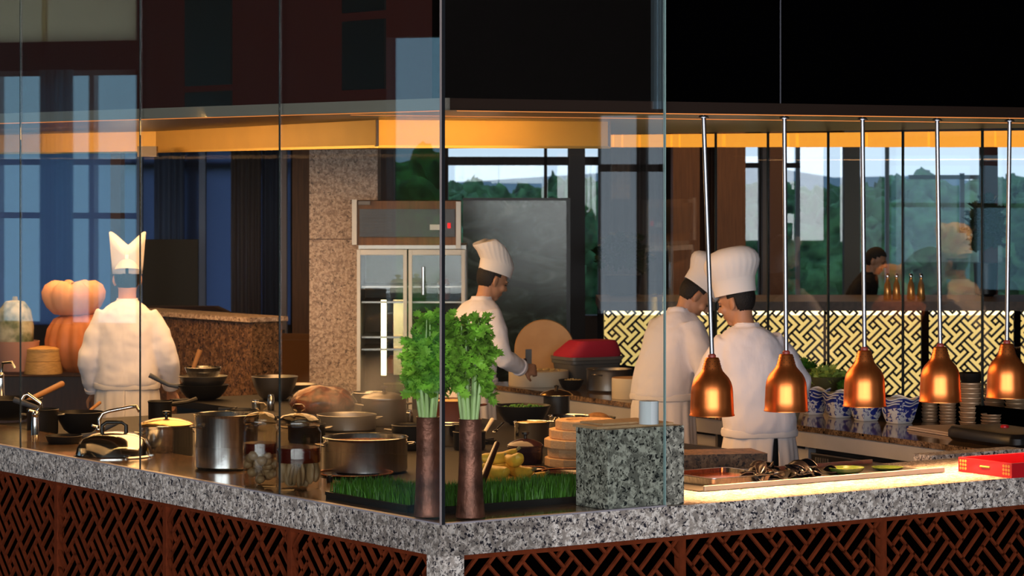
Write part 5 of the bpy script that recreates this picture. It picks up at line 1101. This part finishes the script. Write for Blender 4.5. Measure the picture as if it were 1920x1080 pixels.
# blue and white bowls: wavy rims, painted with blue flowers
def porcelain_mat():
    m = bpy.data.materials.new('blue_white_porcelain'); m.use_nodes = True; n = m.node_tree; b = n.nodes['Principled BSDF']; b.inputs['Roughness'].default_value = .12
    t = n.nodes.new('ShaderNodeTexCoord'); v = n.nodes.new('ShaderNodeTexNoise'); v.inputs['Scale'].default_value = 46; v.inputs['Detail'].default_value = 3; v.inputs['Distortion'].default_value = .8
    r = n.nodes.new('ShaderNodeValToRGB'); r.color_ramp.elements[0].position = .50; r.color_ramp.elements[1].position = .54; r.color_ramp.elements[0].color = (.74, .76, .80, 1); r.color_ramp.elements[1].color = (.02, .04, .30, 1)
    n.links.new(t.outputs['Object'], v.inputs['Vector']); n.links.new(v.outputs[0], r.inputs[0]); n.links.new(r.outputs[0], b.inputs['Base Color']); return m
PM = porcelain_mat()
def wavy(x, yb, w, hp_, lbl, z=ZB, rz=.3, grp='blue and white bowls', zup=0.):
    c, r = at(x, yb, z, w); h = hp_*sc(c.y); t = T('patterned_bowl', lbl, 'bowl', (c.x, c.y, z+.0005+zup), rz, grp)
    def ringz(k, zf, lift=0., n=96):
        o = []
        for j in range(n):
            a = 2*PI*j/n; sq = 1/max(abs(math.cos(a)), abs(math.sin(a)))**.55; o.append(Vector((r*k*sq*math.cos(a), r*k*sq*math.sin(a), h*zf+lift*h*(math.cos(4*(a-PI/4))*.5+.5-.5))))
        return o
    m = MB(); m.rings([ringz(.56, 0), ringz(.58, .03), ringz(.70, .22), ringz(.82, .60, .07), ringz(.86, .72, .10)], cap=True); m.build('body', PM, t)
    m = MB(); m.rings([ringz(.863, .71, .10), ringz(.91, .86, .13), ringz(.865, .85, .13), ringz(.81, .66, .09)], cap=False); m.build('blue_band', BLUE, t, smooth=True)
    m = MB(); m.rings([ringz(.91, .865, .13), ringz(.935, .92, .14), ringz(.89, .92, .14), ringz(.76, .5, .06), ringz(.5, .12), ringz(.05, .1)]); m.build('white_rim', PORC, t)
    m = MB(); m.rings([ringz(.565, -.0), ringz(.60, .03), ringz(.63, .09), ringz(.5, .05)], cap=False); m.build('foot', PORC, t)
    for q in range(4):
        a = -PI/2+q*PI/2; m = MB(); m.lathe([(.001, 0), (r*.19, 0), (r*.19, .004), (.001, .006)], 18, R=Rz(a)@Ry(PI/2-.35)); m.v = [p+Vector((math.cos(a)*r*.74, math.sin(a)*r*.74, h*.42)) for p in m.v]; m.build('medallion', BLUE, t)
    return t
for i, (x, yb, w) in enumerate([(1525, 779, 56), (1574, 785, 60), (1624, 791, 62), (1686, 796, 66)]):
    for k in range(3):
        wavy(x+1*k, yb, w, 40, ['lowest', 'middle', 'uppermost'][k]+' blue and white wavy bowl of the nest '+['beside the bowed chef', 'between the second and third heat lamps', 'below the third heat lamp', 'in front of the steel dish columns'][i], rz=.25+.1*i+.12*k, zup=.016*k)
# stacked steel dishes
SD = {}
def dishes(x, yb, w, n, dh, lbl, z=ZB, mt=None, tilt=0.):
    c, r = at(x, yb, z, w); key = (round(r, 3), dh)
    for i in range(n):
        m = SD.get(key)
        lb = (ORD[i]+' from bottom of '+lbl) if i < n-1 else 'topmost of '+lbl
        if m is None:
            k = MB(); k.lathe([(r*.80, 0), (r*.85, .001), (r*.97, dh*.75), (r, dh*.8), (r, dh*.97), (r*.95, dh*.97), (r*.92, dh*.75), (r*.8, .004), (.01, .003)], 40)
            o = k.build('steel_dish', mt or STEEL_DISH, loc=(c.x, c.y, z+.0005), label='steel dish '+lb, cat='dish', group=lbl); SD[key] = o
        else: o = dup(m, (c.x, c.y, z+.0005+i*dh), label='steel dish '+lb, group=lbl)
        o.location = (c.x+.0015*math.sin(i*2.1), c.y, z+.0005+i*dh)
    SD.pop(key, None)
STEEL_DISH = mat('warm_steel_dish', (.66, .44, .27), .42, .55, var=.1, vscale=9)
dishes(1744, 792, 33, 9, .0185, 'the column beside the patterned bowls')
dishes(1778, 796, 35, 12, .0165, 'the tall narrow column')
dishes(1820, 800, 44, 9, .026, 'the wide column')
dishes(1861, 806, 44, 5, .016, 'the short front column')
dishes(1864, 786, 40, 8, .024, 'the column behind the short one')
dishes(1906, 796, 44, 9, .023, 'the column under the last heat lamp')
m = MB(); c, r = qat(1820, 800, 44); zb_ = ZB+9*.026+.003; m.lathe([(r*.8, 0), (r*1.05, .03), (r*1.12, .05), (r*1.05, .052), (.01, .02)], 32); m.build('black_dish', BLACK, loc=(c.x, c.y, zb_), label='black dish on top of the wide column of steel dishes', cat='dish')
# folded towel, black warmer with red button
a = PZ(1700, 806, ZB); b = PZ(1800, 822, ZB); e = b-a; m = MB(); L = e.length
for k, z in ((0, .0), (1, .011)): m.b2((.005*k, .006*k, z), (L-.01*k, .30-.01*k, z+.010))
m.build('folded_towel', mat('cream_towel', (.66, .52, .42), .9), loc=(a.x, a.y, ZB+.0005), rz=math.atan2(e.y, e.x), smooth=False, bev=.004, label='folded cream towel on the back counter before the steel dishes', cat='towel')
a = PZ(1824, 826, ZB); b = PZ(1960, 846, ZB); e = b-a; t = T('food_warmer', 'rounded black tabletop warmer with a red button on the back counter', 'warmer', ((a.x+b.x)/2, (a.y+b.y)/2+.13, ZB+.0005), math.atan2(e.y, e.x)); L = e.length/2
m = MB(); m.rings([oval((0, 0, 0), L*.95, .15, 48, p=6), oval((0, 0, .02), L, .17, 48, p=6), oval((0, 0, .05), L, .17, 48, p=6), oval((0, 0, .072), L*.95, .155, 48, p=6), oval((0, 0, .076), L*.8, .13, 48, p=6)]); m.build('body', BLACK, t)
m = MB(); m.lathe([(.022, .074), (.022, .084), (.016, .090), (.001, .091)], 20, c=(-L*.12, .03, 0)); m.build('button', RED, t)
# ---------------------------------------------------------------- lit lattice bar in the dining room
YBAR = 24.0; zb0, zb1 = .42, 1.137
GLOW = emis('warm_panel_glow', (1, .68, .22), 1.0); GLOWT = emis('warm_strip_glow', (1, .80, .45), 2.6)
LATB = mat('dark_bronze_lattice', (.030, .020, .008), .5)
def drp(i, j, ax):
    f = (i+8*j) % 13
    return f in ((11, 8), (12,))[ax]
for i, (xa, xb) in enumerate([(1133, 1337), (1345, 1545), (1549, 1728), (1742, 1902), (1914, 2060)]):
    X0, X1 = wx(xa, YBAR), wx(xb, YBAR); t = T('bar_lattice_panel', 'glowing fretwork panel of the bar front, '+['between the navy post and the bent-over chef', 'behind the bowed chef', 'between the second and third heat lamp rods', 'behind the fourth heat lamp', 'past the last heat lamp rod'][i], 'panel', (X0, YBAR, zb0), 0, 'glowing bar front panels')
    me = lattice_mesh(X1-X0, zb1-zb0, .0450, .0170, .012, 3, drp); me.materials.append(LATB); o = bpy.data.objects.new('fretwork', me); COL.objects.link(o); o.parent = t
    m = MB(); m.b2((0, .05, 0), (X1-X0, .06, zb1-zb0)); m.build('glow_sheet', GLOW, t, smooth=False)
    m = MB(); m.b2((0, .025, zb1-zb0-.035), (X1-X0, .045, zb1-zb0)); m.build('glow_strip', GLOWT, t, smooth=False)
m = MB(); m.b2((wx(1125, YBAR), YBAR-.05, 1.14), (wx(2080, YBAR), YBAR+1.25, 1.215)); m.build('bar_counter', mat('bar_stone', (.09, .05, .03), .5, var=.4, vscale=20), smooth=False, label='long brown stone bar top above the glowing fretwork', cat='bar counter')
m = MB(); m.b2((wx(1128, YBAR), YBAR+.07, 0), (wx(2070, YBAR), YBAR+1.2, 1.138)); m.b2((wx(1128, YBAR), YBAR+.005, 0), (wx(2070, YBAR), YBAR+.07, zb0)); 
for xa, xb in ((1337.5, 1344.5), (1545.3, 1548.7), (1728.5, 1741.5), (1902.5, 1913.5)): m.b2((wx(xa, YBAR), YBAR-.012, zb0), (wx(xb, YBAR), YBAR+.07, 1.138))
m.build('bar_cabinet', MATTE_BLACK, smooth=False, label='black cabinet body of the bar behind the glowing fretwork', cat='bar')
# glassware and plants on the bar
for i, x in enumerate([1664, 1681, 1708, 1727]):
    c = P(x, 550, YBAR+.35); t = T('oil_bottle', 'slender amber-lit bottle on the bar top, '+['outermost beside the third heat lamp rod', 'second from the third heat lamp rod', 'before the reflected figure', 'nearest the fourth heat lamp rod'][i], 'bottle', (c.x, c.y, 1.2155), 0, 'bottles on the bar'); m = MB(); m.lathe([(.03, 0), (.034, .01), (.026, .12), (.012, .16), (.012, .18)], 20); m.build('body', mat('amber_glass%d' % i, (.75, .30, .06), .15, .6) if i > 5 else (bpy.data.materials.get('amber_bottle') or mat('amber_bottle', (.75, .33, .08), .2, .5)), t)
    m = MB(); m.lathe([(.014, .18), (.017, .2), (.010, .215)], 16); m.build('stopper', CHROME, t)
def bushy(x, y, Y, z0, w, h, lbl, stem=True):
    c = P(x, y, Y); t = T('potted_plant', lbl, 'plant', (c.x, Y, z0)); m = MB(); m.lathe([(w*.22, 0), (w*.3, .02), (w*.34, h*.35), (w*.31, h*.35), (.01, h*.33)], 24); m.build('pot', BLACK, t)
    m = MB(); R_ = random.Random(int(x))
    for i in range(330):
        a = R_.uniform(0, 6.28); b = R_.uniform(-.6, 1.5); q = R_.random()**.4; p = Vector((w*.5*q*math.cos(a)*math.cos(b), w*.35*q*math.sin(a)*math.cos(b), h*.68+h*.34*q*math.sin(b))); L = leaf_mesh(R_.uniform(.05, .10), R_); Rm = Rz(R_.uniform(0, 6))@Rx(R_.uniform(-1.4, 1.4)); nl = len(L); m.add([p+Rm@v for v in L]+[p+Rm@Vector((0, .04, 0))], [(j, (j+1) % nl, nl) for j in range(nl)])
    m.build('leaves', PLANT, t, kind='stuff', fix=False)
bushy(1168, 540, 25.1, 1.2155, .48, .50, 'dark bushy plant on the bar top behind the short front glass')
bushy(1848, 560, 25.0, 1.2155, .30, .80, 'tall dark plant on the bar top between the fourth and last heat lamp rods')
c_ = P(868, 0, 23.0); X0, X1 = wx(868, 23.), wx(1062, 23.); zt_ = P(0, 376, 23.).z; t = T('mirror_panel', 'large dark-framed panel with a painted green-grey garden reflection behind the chopping chef', 'panel', (0, 0, 0))
m = MB(); m.b2((X0, 23.0, .3), (X1, 23.02, zt_)); m.build('panel', ramp_mat('painted_garden_reflection', [(.36, (.03, .045, .012)), (.5, (.06, .10, .05)), (.62, (.17, .25, .19)), (.72, (.42, .50, .44))], 3.2, 3, .15, stretch=(1, 1, 1.6), distort=1.4), t, smooth=False)  # mirrored garden and pale swirls are painted into the panel colour
m = MB(); m.b2((X1, 22.98, .0), (X1+.03, 23.04, zt_+.02)); m.b2((X0, 22.98, zt_), (X1, 23.04, zt_+.02)); m.build('frame', BLACK, t, smooth=False)
m = MB(); m.b2((X0, 23.021, 0), (X1, 23.04, .3)); m.build('plinth', BLACK, t, smooth=False)
# ---------------------------------------------------------------- dining furniture beyond the low granite wall
def chair(x, Y, rz, lbl):
    t = T('dining_chair', lbl, 'chair', (wx(x, Y), Y, 0), rz, 'dining chairs'); m = MB(); m.b2((-.21, -.2, .43), (.21, .22, .47)); m.build('seat', DWOOD, t, smooth=False, bev=.01)
    m = MB(); m.rings([[Vector((s*.19, .20, .55)) for s in (-1, 1)]+[Vector((s*.19, .225, .55)) for s in (1, -1)], [Vector((s*.20, .23, .95)) for s in (-1, 1)]+[Vector((s*.20, .255, .95)) for s in (1, -1)]]); m.build('backrest', mat('caramel_leather', (.38, .17, .05), .5) if 'caramel_leather' not in bpy.data.materials else bpy.data.materials['caramel_leather'], t, smooth=False)
    for sx_ in (-.19, .19):
        m = MB(); m.tube([(sx_, -.18, 0), (sx_, -.18, .43)], .016, 8); m.build('leg', DWOOD, t); m = MB(); m.tube([(sx_, .22, 0), (sx_, .20, .45), (sx_, .215, .56)], .016, 8); m.build('leg', DWOOD, t)
chair(528, 23.4, PI+.2, 'caramel-backed dining chair beside the end of the low granite wall'); chair(575, 24.3, PI-.3, 'caramel-backed dining chair half hidden by the big granite column')
def table(x0, x1, Y, lbl):
    X0, X1 = wx(x0, Y), wx(x1, Y); t = T('dining_table', lbl, 'table', ((X0+X1)/2, Y, 0)); w = (X1-X0)/2; m = MB(); m.b2((-w, 0, .72), (w, .9, .76)); m.build('top', DWOOD, t, smooth=False)
    for a in (-w+.06, w-.06):
        for b in (.06, .84): m = MB(); m.b2((a-.03, b-.03, 0), (a+.03, b+.03, .72)); m.build('leg', DWOOD, t, smooth=False)
table(350, 520, 27.2, 'dark dining table laid with plates beyond the low granite wall')
for i, (x, mt_) in enumerate([(426, WFRAME), (468, WFRAME), (500, TERRA), (455, BLUE)]):
    c = P(x, 0, 27.6); m = MB(); m.lathe([(.05, 0), (.10, .012), (.11, .02), (.02, .01)] if i < 2 else [(.04, 0), (.05, .01), (.045, .10), (.035, .10), (.01, .02)], 24); m.build('plate' if i < 2 else 'cup', mt_, loc=(c.x, 27.6, .7605), label=['white plate on the far dining table by the menu card', 'white plate in the middle of the far dining table', 'clay cup at the edge of the far dining table', 'small blue cup on the far dining table'][i], cat='plate' if i < 2 else 'cup')
m = MB(); a = P(419, 560, 27.5); m.box((a.x, a.y, .7605+.1), (.09, .02, .2)); m.build('menu_card', TANW, smooth=False, label='tan menu card standing on the far dining table', cat='card')
m = MB(); pbox(268, 371, 449, 900, 28.5, .08, m); m.v = [Vector((p.x, p.y, max(0, p.z))) for p in m.v]; m.build('folding_screen', mat('olive_black_panel', (.028, .024, .012), .6), smooth=False, label='dark olive screen standing in the dining room beside the back-view chef', cat='screen')
t = T('armchair', 'dark armchair in the dining room before the olive screen', 'chair', (wx(345, 25), 25, 0)); m = MB(); m.rings([oval((0, 0, z), .42*k, .10*k, 24, p=4) for z, k in ((.3, 1), (.9, 1), (1.08, .96), (1.13, .7))]); m.build('backrest', mat('dark_plum_upholstery', (.03, .012, .012), .8), t); m = MB(); m.b2((-.4, -.6, 0), (.4, -.08, .45)); m.build('seat', bpy.data.materials['dark_plum_upholstery'], t, smooth=False, bev=.03)
# ---------------------------------------------------------------- steam over the broth
def steam(c, r, dens, lbl):
    m = MB(); m.ell((0, 0, 0), r, None, 24, 16); o = m.build('steam', [], loc=c, label=lbl, cat='steam', kind='stuff')
    v = bpy.data.materials.new('steam_vapour'); v.use_nodes = True; n = v.node_tree; n.nodes.clear(); out = n.nodes.new('ShaderNodeOutputMaterial'); s = n.nodes.new('ShaderNodeVolumeScatter'); s.inputs['Color'].default_value = (.95, .93, .9, 1)
    t = n.nodes.new('ShaderNodeTexCoord'); nz = n.nodes.new('ShaderNodeTexNoise'); nz.inputs['Scale'].default_value = 5; rp = n.nodes.new('ShaderNodeMapRange'); rp.inputs[1].default_value = .42; rp.inputs[2].default_value = .75; rp.inputs[3].default_value = 0; rp.inputs[4].default_value = dens
    ln = n.nodes.new('ShaderNodeVectorMath'); ln.operation = 'LENGTH'; mp = n.nodes.new('ShaderNodeMapping'); mp.inputs['Scale'].default_value = tuple(1/x for x in r); n.links.new(t.outputs['Object'], mp.inputs[0]); n.links.new(mp.outputs[0], ln.inputs[0])
    fo = n.nodes.new('ShaderNodeMapRange'); fo.inputs[1].default_value = .35; fo.inputs[2].default_value = 1; fo.inputs[3].default_value = 1; fo.inputs[4].default_value = 0; n.links.new(ln.outputs['Value'], fo.inputs[0])
    n.links.new(t.outputs['Object'], nz.inputs['Vector']); n.links.new(nz.outputs[0], rp.inputs[0]); mu = n.nodes.new('ShaderNodeMath'); mu.operation = 'MULTIPLY'; n.links.new(rp.outputs[0], mu.inputs[0]); n.links.new(fo.outputs[0], mu.inputs[1]); n.links.new(mu.outputs[0], s.inputs['Density']); n.links.new(s.outputs[0], out.inputs['Volume'])
    o.data.materials.append(v)
c, r = at(685, 893, ZI, 158); steam((c.x-.02, c.y+.25, 1.28), (.34, .36, .20), 2.0, 'wisps of steam rising from the wide broth pot')
